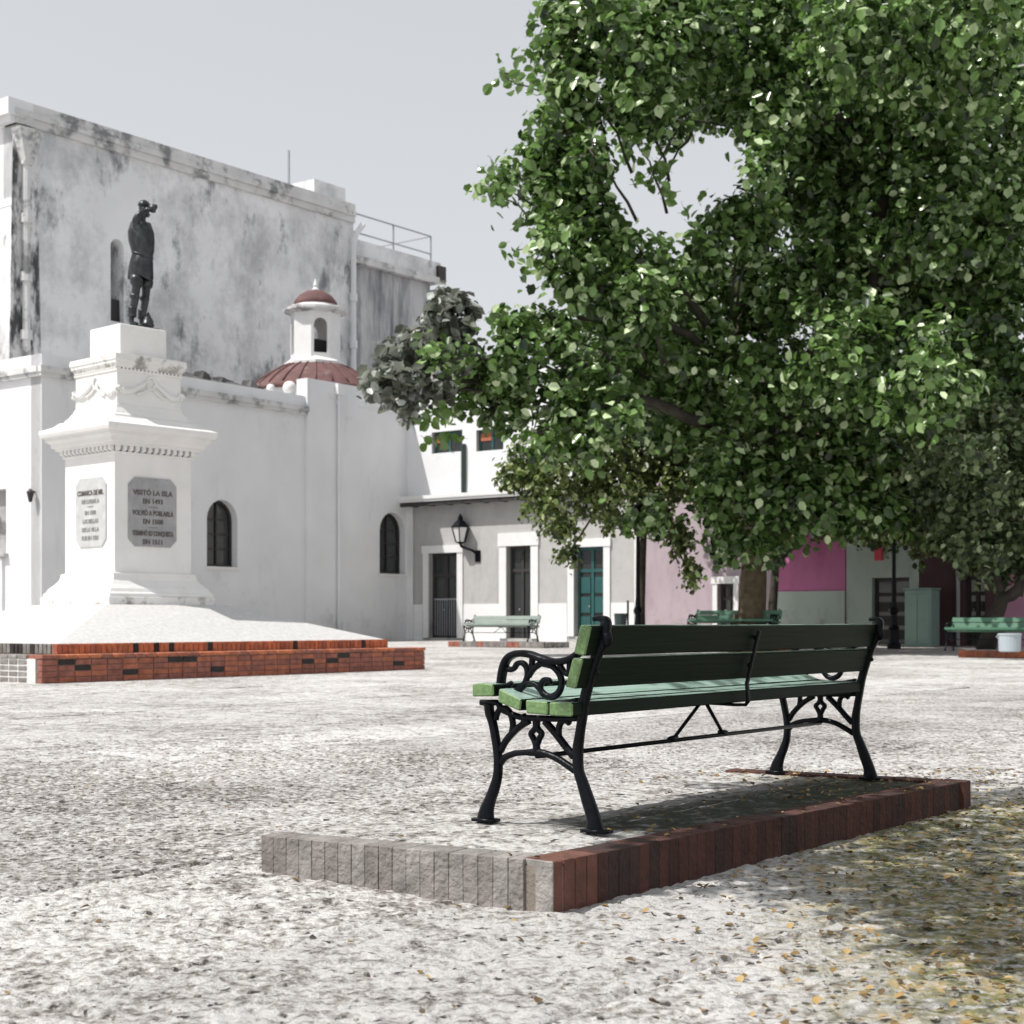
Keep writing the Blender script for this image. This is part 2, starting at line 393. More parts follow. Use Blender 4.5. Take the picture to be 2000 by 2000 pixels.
def leaf_mat(name, a, b_, c_, rough=0.38, trans=0.35):
    m = bpy.data.materials.new(name); m.use_nodes = True; t = m.node_tree; N = t.nodes.new; L = t.links.new
    p = t.nodes['Principled BSDF']; out = t.nodes['Material Output']
    geo = N('ShaderNodeNewGeometry'); cr = N('ShaderNodeValToRGB'); e = cr.color_ramp.elements
    e[0].position = 0.0; e[0].color = (*a, 1); e[1].position = 1.0; e[1].color = (*c_, 1); x = e.new(0.5); x.color = (b_[0] * .68, b_[1] * .72, b_[2] * .58, 1); x = e.new(0.82); x.color = (b_[0] * 1.3, b_[1] * 1.35, b_[2] * 1.3, 1)
    L(geo.outputs['Random Per Island'], cr.inputs[0]); L(cr.outputs[0], p.inputs['Base Color'])
    p.inputs['Roughness'].default_value = rough; p.inputs['Specular IOR Level'].default_value = 0.55
    tr = N('ShaderNodeBsdfTranslucent'); hv = N('ShaderNodeHueSaturation'); hv.inputs['Value'].default_value = 1.5; hv.inputs['Saturation'].default_value = 1.1
    L(cr.outputs[0], hv.inputs['Color']); L(hv.outputs[0], tr.inputs[0])
    mx = N('ShaderNodeMixShader'); mx.inputs[0].default_value = trans; L(p.outputs[0], mx.inputs[1]); L(tr.outputs[0], mx.inputs[2]); L(mx.outputs[0], out.inputs['Surface'])
    return m
M['leaf'] = leaf_mat('green_leaves', (0.008, 0.024, 0.006), (0.15, 0.24, 0.08), (0.70, 0.82, 0.52), rough=.24, trans=.27)
M['leaf2'] = leaf_mat('olive_leaves', (0.02, 0.032, 0.012), (0.16, 0.205, 0.075), (0.50, 0.56, 0.28))
M['leaf3'] = leaf_mat('grey_green_leaves', (0.016, 0.028, 0.014), (0.15, 0.20, 0.10), (0.50, 0.58, 0.36))
M['gleaf'] = leaf_mat('grey_leaves', (0.035, 0.036, 0.034), (0.22, 0.225, 0.215), (0.68, 0.69, 0.67))
M['bark'] = mat('tan_bark', (0.11, 0.085, 0.052), 0.9, var=0.4, vscale=5, bump=0.8, bscale=12)
M['darkbark'] = mat('dark_bark', (0.045, 0.038, 0.03), 0.9, var=0.4, vscale=5, bump=0.8, bscale=12)
M['litter'] = leaf_mat('fallen_leaves', (0.09, 0.055, 0.028), (0.26, 0.16, 0.06), (0.46, 0.33, 0.15), rough=0.7, trans=0.1)
M['pebble'] = mat('small_stones', (0.30, 0.28, 0.26), 0.9, island=0.55)

# ------------------------------------------------------------------ ground
bX = [-400, -160, -70] + list(np.arange(-40, 40.1, 1.0)) + [70, 160, 400]
bY = [-60, -10] + list(np.arange(0, 90.1, 0.6)) + [120, 200, 400, 900]
vs = []; fs = []
for y in bY:
    for x in bX:
        under = (1.5 < y < 22.0) and abs(x) < 0.36 * y + 1.4
        vs.append((x, y, gh(x, y) - (0.012 if under else 0.0)))
nx = len(bX)
for j in range(len(bY) - 1):
    for i in range(nx - 1):
        a = j * nx + i; fs.append((a, a + 1, a + 1 + nx, a + nx))
g = MB(); g.add(vs, fs); ground = g.build('ground', M['paving'], smooth=True, fix=False); ground['kind'] = 'structure'

LB0, WB, LA = 2.17, 1.15, 2.35
slabs = []
for kb in range(-8, 24):
    for ka in range(-6, 14):
        off = (kb * 0.37 % 1.0) * LA
        a0 = ka * LA + off; b0 = LB0 + kb * WB
        c = U * (a0 + LA / 2) + V * (b0 + WB / 2)
        if 1.9 < c.y < 21.2 and abs(c.x) < 0.34 * c.y + 1.5: slabs.append((c.y, a0, b0))
slabs.sort(); slabs = slabs[:295]
pav = empty('stone_pavement', (0, 0, 0)); pav['kind'] = 'structure'
LAT = rng.random((256, 256))
def vnoise(x, y, cell):
    x = x / cell; y = y / cell; xi = np.floor(x).astype(int); yi = np.floor(y).astype(int); fx = x - xi; fy = y - yi
    fx = fx * fx * (3 - 2 * fx); fy = fy * fy * (3 - 2 * fy); a = xi & 255; b = yi & 255; a1 = (a + 1) & 255; b1 = (b + 1) & 255
    return (LAT[a, b] * (1 - fx) + LAT[a1, b] * fx) * (1 - fy) + (LAT[a, b1] * (1 - fx) + LAT[a1, b1] * fx) * fy
def relief_slab(a0, b0, material, cell):
    g0 = .003; na = int(LA / cell); nb = int(WB / cell); A = np.linspace(a0 + g0, a0 + LA - g0, na + 1); B = np.linspace(b0 + g0, b0 + WB - g0, nb + 1)
    AA, BB = np.meshgrid(A, B); X = AA * U.x + BB * V.x; Y = AA * U.y + BB * V.y
    sm_ = lambda a, b, t: (lambda q: q * q * (3 - 2 * q))(np.clip((t - a) / (b - a), 0, 1))
    Zg = 0.045 * sm_(4.9, 6.6, Y - 0.6 * X)
    n1 = vnoise(AA + 50, BB + 50, .071); n2 = vnoise(AA + 90, BB + 20, .033); n3 = vnoise(AA + 10, BB + 70, .017)
    peb = np.clip((n2 * .65 + n3 * .35 - .36) / .3, 0, 1) ** .7
    Zr = .0035 * (n1 - .5) * 2 + .0062 * (peb - .6) - .010 * np.clip((vnoise(AA + 5, BB + 5, .052) - .80) / .15, 0, 1)
    ed = np.minimum.reduce([AA - A[0], A[-1] - AA, BB - B[0], B[-1] - BB]); Zr = Zr - .016 * np.clip(1 - ed / .011, 0, 1)
    P = np.stack([X, Y, Zg + Zr - .001], -1).reshape(-1, 3)
    # skirt
    n1_ = na + 1; idx = np.arange((na + 1) * (nb + 1)).reshape(nb + 1, na + 1)
    q = np.stack([idx[:-1, :-1], idx[:-1, 1:], idx[1:, 1:], idx[1:, :-1]], -1).reshape(-1, 4)
    me = bpy.data.meshes.new('paving_slab'); me.vertices.add(len(P)); me.vertices.foreach_set('co', P.astype(np.float32).ravel())
    me.loops.add(len(q) * 4); me.loops.foreach_set('vertex_index', q.astype(np.int32).ravel()); me.polygons.add(len(q))
    me.polygons.foreach_set('loop_start', np.arange(0, len(q) * 4, 4, dtype=np.int32)); me.polygons.foreach_set('loop_total', np.full(len(q), 4, dtype=np.int32))
    me.polygons.foreach_set('use_smooth', np.ones(len(q), dtype=bool)); me.materials.append(material); me.update()
    o = bpy.data.objects.new('paving_slab', me); COL.objects.link(o); o.parent = pav
for cy_, a0, b0 in slabs:
    pm0 = M['pav_white'] if b0 < 3.2 else M['pav_mid'] if b0 < 4.4 else (M['pav_grain'] if b0 < 7.8 else M['paving'])
    if cy_ < 11.5:
        relief_slab(a0, b0, pm0, .015 if cy_ < 7 else .022); continue
    mb = MB(); na, nb = 8, 4; g0 = 0.003
    jz = random.uniform(-0.002, 0.002); ta = random.uniform(-.002, .002)
    A = [a0 + g0 + (LA - 2 * g0) * i / na for i in range(na + 1)]; B = [b0 + g0 + (WB - 2 * g0) * i / nb for i in range(nb + 1)]
    vs = []
    for j, bb in enumerate(B):
        for i, aa in enumerate(A):
            q = U * aa + V * bb
            e = 0.004 if (i in (0, na) or j in (0, nb)) else 0
            jit = random.uniform(-.004, .004) if e else 0
            q = q + U * (jit if i in (0, na) else 0) + V * (jit if j in (0, nb) else 0)
            vs.append((q.x, q.y, gh(q.x, q.y) + jz + ta * (i - na / 2) / na - e + random.uniform(-.0012, .0012)))
    fs = []; n1 = na + 1
    for j in range(nb):
        for i in range(na): fs.append((j * n1 + i, j * n1 + i + 1, (j + 1) * n1 + i + 1, (j + 1) * n1 + i))
    ring = [i for i in range(n1)] + [j * n1 + na for j in range(1, nb + 1)] + [nb * n1 + i for i in range(na - 1, -1, -1)] + [j * n1 for j in range(nb - 1, 0, -1)]
    base = len(vs); vs += [(vs[i][0], vs[i][1], vs[i][2] - 0.05) for i in ring]
    for k in range(len(ring)): k2 = (k + 1) % len(ring); fs.append((ring[k2], ring[k], base + k, base + k2))
    mb.add(vs, fs); mb.build('paving_slab', M['pav_white'] if b0 < 3.2 else M['pav_mid'] if b0 < 4.4 else (M['pav_grain'] if b0 < 7.8 else M['paving']), pav, smooth=False, fix=False)

# ------------------------------------------------------------------ brick box used everywhere
def brick_mesh(l, d, h, mats, seedv, bev=0.006):
    r = random.Random(seedv); mb = MB(); jj = .0008 if seedv < 200 else .0025
    j = lambda: r.uniform(-jj, jj)
    lo = [(j(), j(), j()), (l + j(), j(), j()), (l + j(), d + j(), j()), (j(), d + j(), j())]
    hi = [(j(), j(), h + j()), (l + j(), j(), h + j()), (l + j(), d + j(), h + j()), (j(), d + j(), h + j())]
    mb.hexa(lo, hi); return mb.mesh('brick', mats, bevel=bev)
def put(me, parent, loc, rz, name='brick'):
    o = bpy.data.objects.new(name, me); COL.objects.link(o); o.parent = parent
    o.location = loc; o.rotation_euler = (0, 0, rz); return o

# ------------------------------------------------------------------ bench platform
C0 = Vector((0.133, 5.04)); C1 = Vector((2.276, 7.62)); C3 = Vector((-0.926, 5.66)); C2 = C1 + (C3 - C0) * 1.02
ZT = 0.17
plat = empty('brick_edged_platform', (C0.x, C0.y, 0))
tag(plat, 'low paved platform edged with upright red and grey bricks under the nearest bench', 'platform')
def edge_bricks(P, Q, depth, h, wd, mats, parent, O, skip0=0.0, z0=-0.03, warmm=None):
    e = (Q - P); Lg = e.length; e.normalize(); ang = math.atan2(e.y, e.x); n = int((Lg - skip0) / wd); step = (Lg - skip0) / n
    mesh = [brick_mesh(step - 0.001, depth, h, [mt], 100 + k, .002) for k, mt in enumerate(mats * 2)]
    warm = [brick_mesh(step - 0.001, depth, h, [mt], 150 + k, .002) for k, mt in enumerate(warmm)] if warmm else None
    nrm = Vector((-e.y, e.x))
    for i in range(n):
        q = P - O + e * (skip0 + i * step + .0012) + nrm * random.uniform(-.0012, .0012)
        pick = random.choice(warm) if (warm and i < 3) else random.choice(mesh)
        put(pick, parent, (q.x, q.y, z0 + random.uniform(-.0012, .0008)), ang + random.uniform(-.003, .003))
HB = ZT + 0.03
e1 = (C1 - C0).normalized()
edge_bricks(C0, C1, 0.13, HB, 0.062, M['kbrick'], plat, C0, skip0=0.062, warmm=[M['wbrick'], M['kbrick'][2]])
cm = MB(); cm.hexa([(0, 0, 0), (0.058, 0, 0), (0.058, 0.13, 0), (0, 0.13, 0)], [(0, 0, HB), (0.058, 0, HB), (0.058, 0.13, HB), (0, 0.13, HB)])
cme = cm.mesh('brick', [M['wbrick'], M['gbrick'][2]], bevel=0.004)
for pl in cme.polygons:
    if pl.normal.x < -0.5: pl.material_index = 1
put(cme, plat, (0, 0, -.03), math.atan2(e1.y, e1.x))
# left edge runs C3 -> C0 so that the inside is on its left
eL = (C0 - C3).normalized(); PL = C0 - eL * 0.112
nL = Vector((-eL.y, eL.x))
edge_bricks(C3, PL, 0.13, HB, 0.058, M['gbrick'], plat, C0)
edge_bricks(C2, C3 + (C2 - C3).normalized() * .135, 0.13, HB - .012, 0.062, [M['paving']] * 3, plat, C0)
edge_bricks(C1, C2, 0.13, HB, 0.062, [M['kbrick'][2], M['kbrick'][0]], plat, C0)
cen = (C0 + C1 + C2 + C3) / 4
def inset(P, d): 
    v_ = (cen - P).normalized(); return P + v_ * d - C0
mb = MB(); q = [inset(P, 0.13) for P in (C0, C1, C2, C3)]
nA, nB = 190, 75; vs = []; fs = []
for j in range(nB + 1):
    for i in range(nA + 1):
        s_, t_ = i / nA, j / nB
        pt = (q[0] * (1 - s_) + q[1] * s_) * (1 - t_) + (q[3] * (1 - s_) + q[2] * s_) * t_
        vs.append((pt.x, pt.y, ZT - 0.010 + .007 * (float(vnoise(pt.x + 9, pt.y + 9, .035)) - .6) + .004 * (float(vnoise(pt.x + 3, pt.y + 3, .09)) - .5)))
for j in range(nB):
    for i in range(nA): a = j * (nA + 1) + i; fs.append((a, a + 1, a + 2 + nA, a + 1 + nA))
M['plattop'] = paving('shade_painted_platform_paving', lift=.01)
t, p = nodes(M['plattop']); src = cur_color(M['plattop']); N = t.nodes.new; L = t.links.new
tc = N('ShaderNodeTexCoord')
def dotn(v):
    d = N('ShaderNodeVectorMath'); d.operation = 'DOT_PRODUCT'; L(tc.outputs['Object'], d.inputs[0]); d.inputs[1].default_value = (*v, 0); return d.outputs['Value']
def mth(op, a, b_):
    r = N('ShaderNodeMath'); r.operation = op
    for i, q_ in enumerate((a, b_)):
        if isinstance(q_, (int, float)): r.inputs[i].default_value = q_
        else: L(q_, r.inputs[i])
    return r.outputs[0]
def mrn(x, a, b_, c=0., d=1.):
    r = N('ShaderNodeMapRange'); r.inputs[1].default_value = a; r.inputs[2].default_value = b_; r.inputs[3].default_value = c; r.inputs[4].default_value = d; L(x, r.inputs[0]); return r.outputs[0]
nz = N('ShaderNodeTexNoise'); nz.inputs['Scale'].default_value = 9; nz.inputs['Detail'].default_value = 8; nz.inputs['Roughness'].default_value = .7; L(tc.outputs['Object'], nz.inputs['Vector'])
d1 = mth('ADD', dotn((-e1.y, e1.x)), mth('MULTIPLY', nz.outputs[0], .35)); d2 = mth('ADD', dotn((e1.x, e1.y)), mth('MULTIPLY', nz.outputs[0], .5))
mk = mth('MULTIPLY', mrn(d1, .98, .72), mrn(d2, .85, 1.15)); mk = mth('MULTIPLY', mk, mrn(nz.outputs[0], .36, .5, .6, .96))  # dark olive band paints in the shade beneath the bench
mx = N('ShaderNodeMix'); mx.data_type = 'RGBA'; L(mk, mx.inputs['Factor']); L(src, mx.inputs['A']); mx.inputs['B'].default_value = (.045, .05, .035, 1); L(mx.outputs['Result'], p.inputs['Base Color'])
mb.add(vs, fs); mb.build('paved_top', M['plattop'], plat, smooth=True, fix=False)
mb = MB(); mb.hexa([(*(inset(P, .012)), -.03) for P in (C0, C1, C2, C3)], [(*(inset(P, .012)), ZT - .022) for P in (C0, C1, C2, C3)])
mb.build('mortar_bed', M['mortar'], plat)

# ------------------------------------------------------------------ bench
def E(zx, zy):
    Y = (1060 - zx) / 1611.0; s = 2022 - 200 * Y; return Y, 0.79 - (zy - 127.5) / s
def make_bench(wood, near=True, nm='park_bench'):
    root = empty(nm, (0, 0, 0)); I = M['iron']; LN = 2.44
    def curve(pts, x, tx, wsub=35, n=5):
        wsub -= 12
        P = catmull([(*E(a, b_), max(0.006, (w_ - wsub) / 1611 / 2)) for a, b_, w_ in pts], n)
        return [(x, y, z) for y, z, _ in P], [r for _, _, r in P]
    rear = [(1018, 1724, 150), (1015, 1690, 140), (1005, 1610, 112), (965, 1480, 105), (925, 1350, 92), (895, 1250, 86), (890, 1100, 88), (905, 970, 78), (922, 860, 78), (940, 720, 85), (965, 610, 85), (1000, 480, 85), (1035, 360, 92), (1070, 260, 108), (1090, 180, 95), (1092, 130, 90), (1060, 105, 62), (1015, 108, 55)]
    front = [(172, 1640, 145), (175, 1600, 140), (185, 1545, 118), (212, 1470, 96), (243, 1390, 90), (268, 1300, 80), (275, 1200, 76), (268, 1100, 74), (252, 1000, 74), (232, 900, 74), (205, 815, 80), (200, 750, 84)]
    for x in (0.0, LN):
        a, r = curve(rear, x, .016); mb = MB(); mb.tube(a, r, 8 if near else 6, flat=0.018, axis=(1, 0, 0)); mb.box((x - .03, -.035, 0), (x + .03, .075, .012)); mb.build('leg', I, root, smooth=True)
        a, r = curve(front, x, .016); mb = MB(); mb.tube(a, r, 8 if near else 6, flat=0.018, axis=(1, 0, 0)); mb.box((x - .03, .50, 0), (x + .03, .60, .012)); mb.build('leg', I, root, smooth=True)
        # arm rest with scrollwork
        arm = [(890, 372, 60), (845, 405, 60), (790, 424, 62), (700, 430, 62), (600, 402, 62), (520, 375, 62), (440, 368, 62), (375, 388, 62), (335, 430, 62), (312, 500, 60), (300, 570, 58), (292, 640, 58)]
        a, r = curve(arm, x, .02, wsub=30); mb = MB(); mb.tube(a, r, 8, flat=0.024, axis=(1, 0, 0)); ar = mb.build('armrest', I, root, smooth=True)
        sc = MB()
        for pts in ([(330, 470, 50), (370, 492, 50), (405, 478, 48), (425, 448, 48), (465, 440, 50), (500, 475, 50), (505, 540, 50), (480, 605, 52), (430, 650, 55), (370, 655, 50), (340, 630, 50), (385, 590, 45)],
                    [(590, 445, 50), (640, 452, 50), (705, 472, 50), (755, 530, 52), (768, 600, 52), (745, 665, 55), (700, 695, 60), (650, 688, 55), (610, 645, 50), (612, 600, 48), (640, 566, 46), (675, 572, 44), (685, 605, 40)],
                    [(605, 640, 50), (570, 605, 50), (520, 592, 48), (470, 605, 48), (430, 640, 52)],
                    [(548, 385, 55), (542, 440, 50), (540, 500, 46)], [(600, 450, 52), (550, 490, 50), (515, 545, 48)],
                    [(745, 430, 50), (770, 480, 46), (800, 520, 44), (835, 530, 46)], [(835, 430, 52), (828, 480, 50), (838, 530, 46)],
                    [(230, 612, 44), (285, 610, 60)]):
            a, r = curve(pts, x, .012, wsub=26, n=5); sc.tube(a, r, 6, flat=0.011, axis=(1, 0, 0))
        sc.build('scrollwork', I, ar, smooth=True)
        low = [(265, 620, 60), (330, 640, 60), (400, 668, 62), (480, 708, 62), (560, 730, 62), (660, 742, 60), (780, 742, 58), (890, 722, 58)]
        a, r = curve(low, x, .018, wsub=36); mb = MB(); mb.tube(a, r, 8, flat=0.018, axis=(1, 0, 0)); mb.build('arm_base', I, root, smooth=True)
        # seat rail and the pierced bracket below it
        br = MB()
        for pts in ([(135, 738, 55), (200, 742, 60), (270, 742, 55), (300, 790, 52), (370, 822, 52), (450, 850, 55), (560, 858, 58), (720, 862, 58), (900, 858, 58)],
                    [(290, 1110, 60), (330, 1040, 58), (390, 970, 60), (450, 920, 58), (520, 880, 56)],
                    [(385, 970, 55), (392, 900, 52), (375, 830, 52), (340, 785, 50), (300, 782, 50), (268, 820, 50), (255, 870, 50)],
                    [(470, 900, 52), (485, 870, 50), (470, 830, 52)],
                    [(290, 1200, 60), (330, 1155, 58), (400, 1128, 56), (480, 1118, 56), (575, 1118, 66), (650, 1128, 58), (730, 1160, 58), (800, 1205, 58), (870, 1255, 60)],
                    [(575, 1125, 66), (575, 1060, 60), (552, 1010, 50), (535, 975, 50), (560, 945, 50), (575, 920, 60), (575, 870, 66)],
                    [(575, 1060, 60), (600, 1010, 50), (616, 975, 50), (592, 945, 50), (575, 920, 60)],
                    [(640, 880, 60), (690, 935, 60), (740, 995, 60), (800, 1075, 60), (860, 1150, 62)],
                    [(745, 985, 56), (748, 930, 52), (765, 890, 52), (800, 878, 50), (830, 900, 48)]):
            a, r = curve(pts, x, .012, wsub=28, n=4); br.tube(a, r, 6, flat=0.012, axis=(1, 0, 0))
        br.build('side_bracket', I, root, smooth=True)
        # rosette on the back of the post
        y, z = E(1130, 255); mb = MB(); mb.ball((x, y + .02, z), .026, 8, 6, (.8, 1, 1.3)); mb.build('rosette', I, root, smooth=True)
    x0, x1 = -0.085, LN + 0.02
    def board(sec, nm_, bev=0.005):
        mb = MB(); n_ = 5; vs = []; fs = []; k = len(sec)
        for i in range(n_ + 1):
            x = x0 + (x1 - x0) * i / n_; dz = random.uniform(-.0015, .0015) if 0 < i < n_ else 0
            vs += [(x, y, z + dz) for y, z in sec]
        for i in range(n_):
            for j in range(k): a = i * k + j; b2 = i * k + (j + 1) % k; fs.append((a, b2, b2 + k, a + k))
        fs.append(tuple(range(k))); fs.append(tuple(range(n_ * k, (n_ + 1) * k))[::-1]); mb.add(vs, fs)
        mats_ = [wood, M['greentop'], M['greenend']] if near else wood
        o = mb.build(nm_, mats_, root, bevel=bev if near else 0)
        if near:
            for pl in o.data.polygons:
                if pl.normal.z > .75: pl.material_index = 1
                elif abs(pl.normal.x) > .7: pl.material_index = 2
        return o
    dy = 0.032
    board([(.006 + dy, .778), (-.046 + dy, .775), (-.016 + dy, .663), (.036 + dy, .672)], 'back_board')
    board([(.040 + dy, .655), (-.008 + dy, .651), (.026 + dy, .540), (.074 + dy, .546)], 'back_board')
    board([(.552, .546), (.500, .551), (.446, .546), (.446, .500), (.552, .497)], 'seat_board')
    board([(.420, .532), (.310, .492), (.318, .448), (.425, .480)], 'seat_board')
    board([(.292, .491), (.186, .487), (.186, .437), (.288, .441)], 'seat_board')
    board([(.180, .486), (.072, .488), (.072, .436), (.180, .436)], 'seat_board')
    # underside rod, truss and strap to the backrest
    Yr, Zr = 0.30, 0.270
    mb = MB(); mb.tube([(0, Yr, Zr), (LN, Yr, Zr)], .0095, 8); mb.build('tie_rod', I, root, smooth=True)
    mb = MB(); mb.tube([(1.0, Yr, Zr + .004), (1.19, .27, .43)], .0085, 6); mb.tube([(1.44, Yr, Zr + .004), (1.23, .27, .43)], .0085, 6)
    mb.tube([(1.0 - .03, Yr, Zr + .006), (1.03, Yr, Zr + .012)], .013, 6); mb.tube([(1.41, Yr, Zr + .012), (1.47, Yr, Zr + .006)], .013, 6)
    mb.tube([(1.17, .27, .428), (1.25, .27, .428)], .012, 6); mb.build('truss_brace', I, root, smooth=True)
    mb = MB(); pts = [(1.20, .42, .440), (1.20, .30, .428), (1.20, .10, .424), (1.19, .045, .426), (1.185, .028, .445), (1.185, .036, .52), (1.185, .022, .57), (1.18, -.002, .655), (1.18, -.028, .75)]
    mb.tube(pts, .0075, 6, flat=.011, axis=(1, 0, 0)); mb.build('support_strap', I, root)
    mb = MB()
    for z, y in ((.72, -.008), (.60, .022)):
        for x in (0, 1.18, LN): mb.ball((x, y - .002, z), .011, 6, 4)
    mb.build('bolt_heads', I, root, smooth=True)
    return root
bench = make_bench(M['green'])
bench.location = (0.333, 5.74, ZT - 0.002); bench.rotation_euler = (0, 0, ANG)
tag(bench, 'large green bench with black iron scroll frame, seen from behind, nearest of all', 'bench', 'green park benches')

far = make_bench(M['oldbench'], near=False)
BF = 47.0
# faces the camera: length along the far facades
def far_platform(px0, px1, d, h, name, label, mats, dep=1.3, z0=None):
    # runs along -V (parallel to the facades)
    p0 = at(px0, 1213, d); r1 = (px1 - 1000) / F
    D = -V; k = (r1 * p0.y - p0.x) / (D.x - r1 * D.y)
    z0 = gh(p0.x, p0.y) if z0 is None else z0
    o = empty(name, (p0.x, p0.y, z0), math.atan2(D.y, D.x)); tag(o, label, 'platform')
    n = max(4, int(k / 0.22)); st = k / n
    me = [brick_mesh(st - .008, .1, h, [mt], 200 + i, 0.004) for i, mt in enumerate(mats)]
    for i in range(n): put(random.choice(me), o, (i * st, 0, 0), 0)
    mb = MB(); mb.box((0.01, .02, -.2), (k - .01, dep, h - .005)); mb.build('paved_top', M['paving'], o)
    return o, k, z0
p2, k2, z2 = far_platform(875, 1062, 47, .17, 'brick_edged_platform', 'low grey brown brick platform under the pale bench before the white building', M['gbrick'][:2] + [M['brick'][1]])
dirF = -V
pos = at(1052, 1213, 45.8)
far.location = (pos.x, pos.y, z2 + .165); far.rotation_euler = (0, 0, math.atan2(V.y, V.x))
# bench front faces its local +Y; turned so that it faces the camera side
far.rotation_euler = (0, 0, math.atan2(V.y, V.x))
tag(far, 'pale faded green bench on a low platform in front of the white building', 'bench', 'green park benches')
km = kid_map(far)
def swap(o, mt):
    for c in km_children(o):
        pass
def bench_copy(px, d, rz, z, label, wood):
    c = copy_tree(far, km); p_ = at(px, 1213, d); c.location = (p_.x, p_.y, z); c.rotation_euler = (0, 0, rz)
    tag(c, label, 'bench', 'green park benches')
    for ch in bpy.data.objects:
        if ch.parent == c and ch.name.split('.')[0] in ('seat_board', 'back_board'):
            ch.material_slots[0].link = 'OBJECT'; ch.material_slots[0].material = wood
    return c
bench_copy(1522, 40.0, math.atan2(V.y, V.x), gh(6, 40) + .335, 'dark green bench beneath the big tree in front of the pink building', M['dkbench'])
p3 = MB()
p4, k4, z4 = far_platform(1872, 2230, 36.5, .17, 'brick_edged_platform', 'long red brick edged platform at the right end of the square under a bench', [M['brick'][0], M['brick'][2], M['brick'][1]])
p5, k5, z5 = far_platform(1370, 1560, 41.5, .34, 'brick_edged_platform', 'brick edged platform round the foot of the big tree trunk', [M['brick'][0], M['brick'][1]], dep=2.4)
bench_copy(2066, 35.0, math.atan2(V.y, V.x), z4 + .165, 'dark green bench at the right edge of the square over the red brick platform', M['dkbench'])

# ------------------------------------------------------------------ monument
K0 = Vector((-6.86, 22.4)); a_s = math.atan2(.786, .617)
mon = empty('monument', (K0.x, K0.y, 0.045), a_s)
tag(mon, 'tall white stucco pedestal monument with inscribed plaques on a sloping base ringed by brick steps', 'monument')
LU, LV = 8.45, 7.1
mb = MB(); mb.box((0.02, 0.02, -0.1), (LU - .02, LV, 0.365)); mb.mi = 0; mb.build('lower_step', M['mortar'], mon)
row = 0.0875
cols = 29; st = LU / cols
bm_ = [brick_mesh(st - .012, .11, row - .010, [mt], 300 + k, .005) for k, mt in enumerate(M['brick'][:2] + [M['brick'][1], M['brick'][0], M['burnt']])]
for r in range(4):
    for c in range(cols):
        me = bm_[4] if (random.random() < 0.10 and r > 0) else random.choice(bm_[:4])
        put(me, mon, (c * st + .006, random.uniform(-.004, .006), r * row + .004), 0)
bm_h = [brick_mesh(.205 - .008, .36, .058, [mt], 320 + k, .006) for k, mt in enumerate([M['brick'][0], M['brick'][1], M['brick'][2]])]
nh = int(LU / .211)
for c in range(nh): put(random.choice(bm_h), mon, (c * LU / nh + .003, -.018 + random.uniform(-.006, .006), .358 + random.uniform(-.002, .002)), random.uniform(-.008, .008))
# grey bricks of the left side
gm = [brick_mesh(.21, .11, row - .022, [mt], 340 + k, .006) for k, mt in enumerate(M['gbrick'])]
mb = MB(); mb.box((-.004, .15, -.1), (.03, 4.2, .36)); mb.build('side_mortar', M['palemortar'], mon)
for r in range(4):
    for c in range(9): put(random.choice(gm), mon, (-.012, .36 + c * .235 + .21, r * row + .012), -math.pi / 2)
gh_ = [brick_mesh(.22, .3, .055, [mt], 350 + k, .006) for k, mt in enumerate(M['gbrick'])]
for c in range(9): put(random.choice(gh_), mon, (-.02, .36 + c * .235 + .22, .36), -math.pi / 2)
# second step: bricks on end
s0u, s0v = .52, .36; L2 = 7.30
mb = MB(); mb.box((s0u + .015, s0v + .015, .36), (s0u + L2 - .015, LV - .3, .56)); mb.build('upper_step', M['mortar'], mon)
n2 = 72; st2 = L2 / n2
sm_ = [brick_mesh(st2 - .012, .12, .155, [mt], 360 + k, .004) for k, mt in enumerate([M['brick'][2], M['brick'][0], M['brick'][2], M['burnt']])]
for c in range(n2): put(sm_[3] if random.random() < .07 else random.choice(sm_[:3]), mon, (s0u + c * st2, s0v + random.uniform(-.003, .003), .418), 0)
gs_ = [brick_mesh(.085, .12, .152, [mt], 370 + k, .004) for k, mt in enumerate(M['gbrick'] + [M['burnt']])]
for c in range(16): put(random.choice(gs_), mon, (s0u - .006, s0v + .24 + c * .105, .418), -math.pi / 2)
# sloping base: loft from step top to plinth (plinth turned slightly)
AM = math.radians(47.3) - a_s
cxy = Vector((-6.97, 27.9)) - K0
ca, sa = math.cos(-a_s), math.sin(-a_s)
cl = Vector((cxy.x * ca - cxy.y * sa, cxy.x * sa + cxy.y * ca))
def rot(w_, k): 
    a = AM; sx_, sy_ = [(-1, -1), (1, -1), (1, 1), (-1, 1)][k]
    return (cl.x + w_ * (sx_ * math.cos(a) - sy_ * math.sin(a)), cl.y + w_ * (sx_ * math.sin(a) + sy_ * math.cos(a)))
lo = [(s0u + .04, s0v + .04), (s0u + L2 - .04, s0v + .04), (s0u + L2 - .04, LV - .34), (s0u + .04, LV - .34)]
mb = MB(); mb.hexa([(*q, .568) for q in lo], [(*rot(1.22, k), 1.20) for k in range(4)])
M['slope'] = mat('speckled_white_terrazzo', (0.53, 0.525, 0.52), .85, var=.12, vscale=14, bump=.4, bscale=30)
stain(M['slope'], (0.3, 0.29, 0.28), (1, 1, 1), 16, .6, .72, .6)
mb.build('sloping_base', M['slope'], mon)
ped = empty('pedestal', (cl.x, cl.y, -0.045), AM, mon)
mb = MB(); mb.sqloft([(1.12, 1.19), (1.12, 1.385)]); mb.build('plinth', M['mongrime'], ped, bevel=.01)
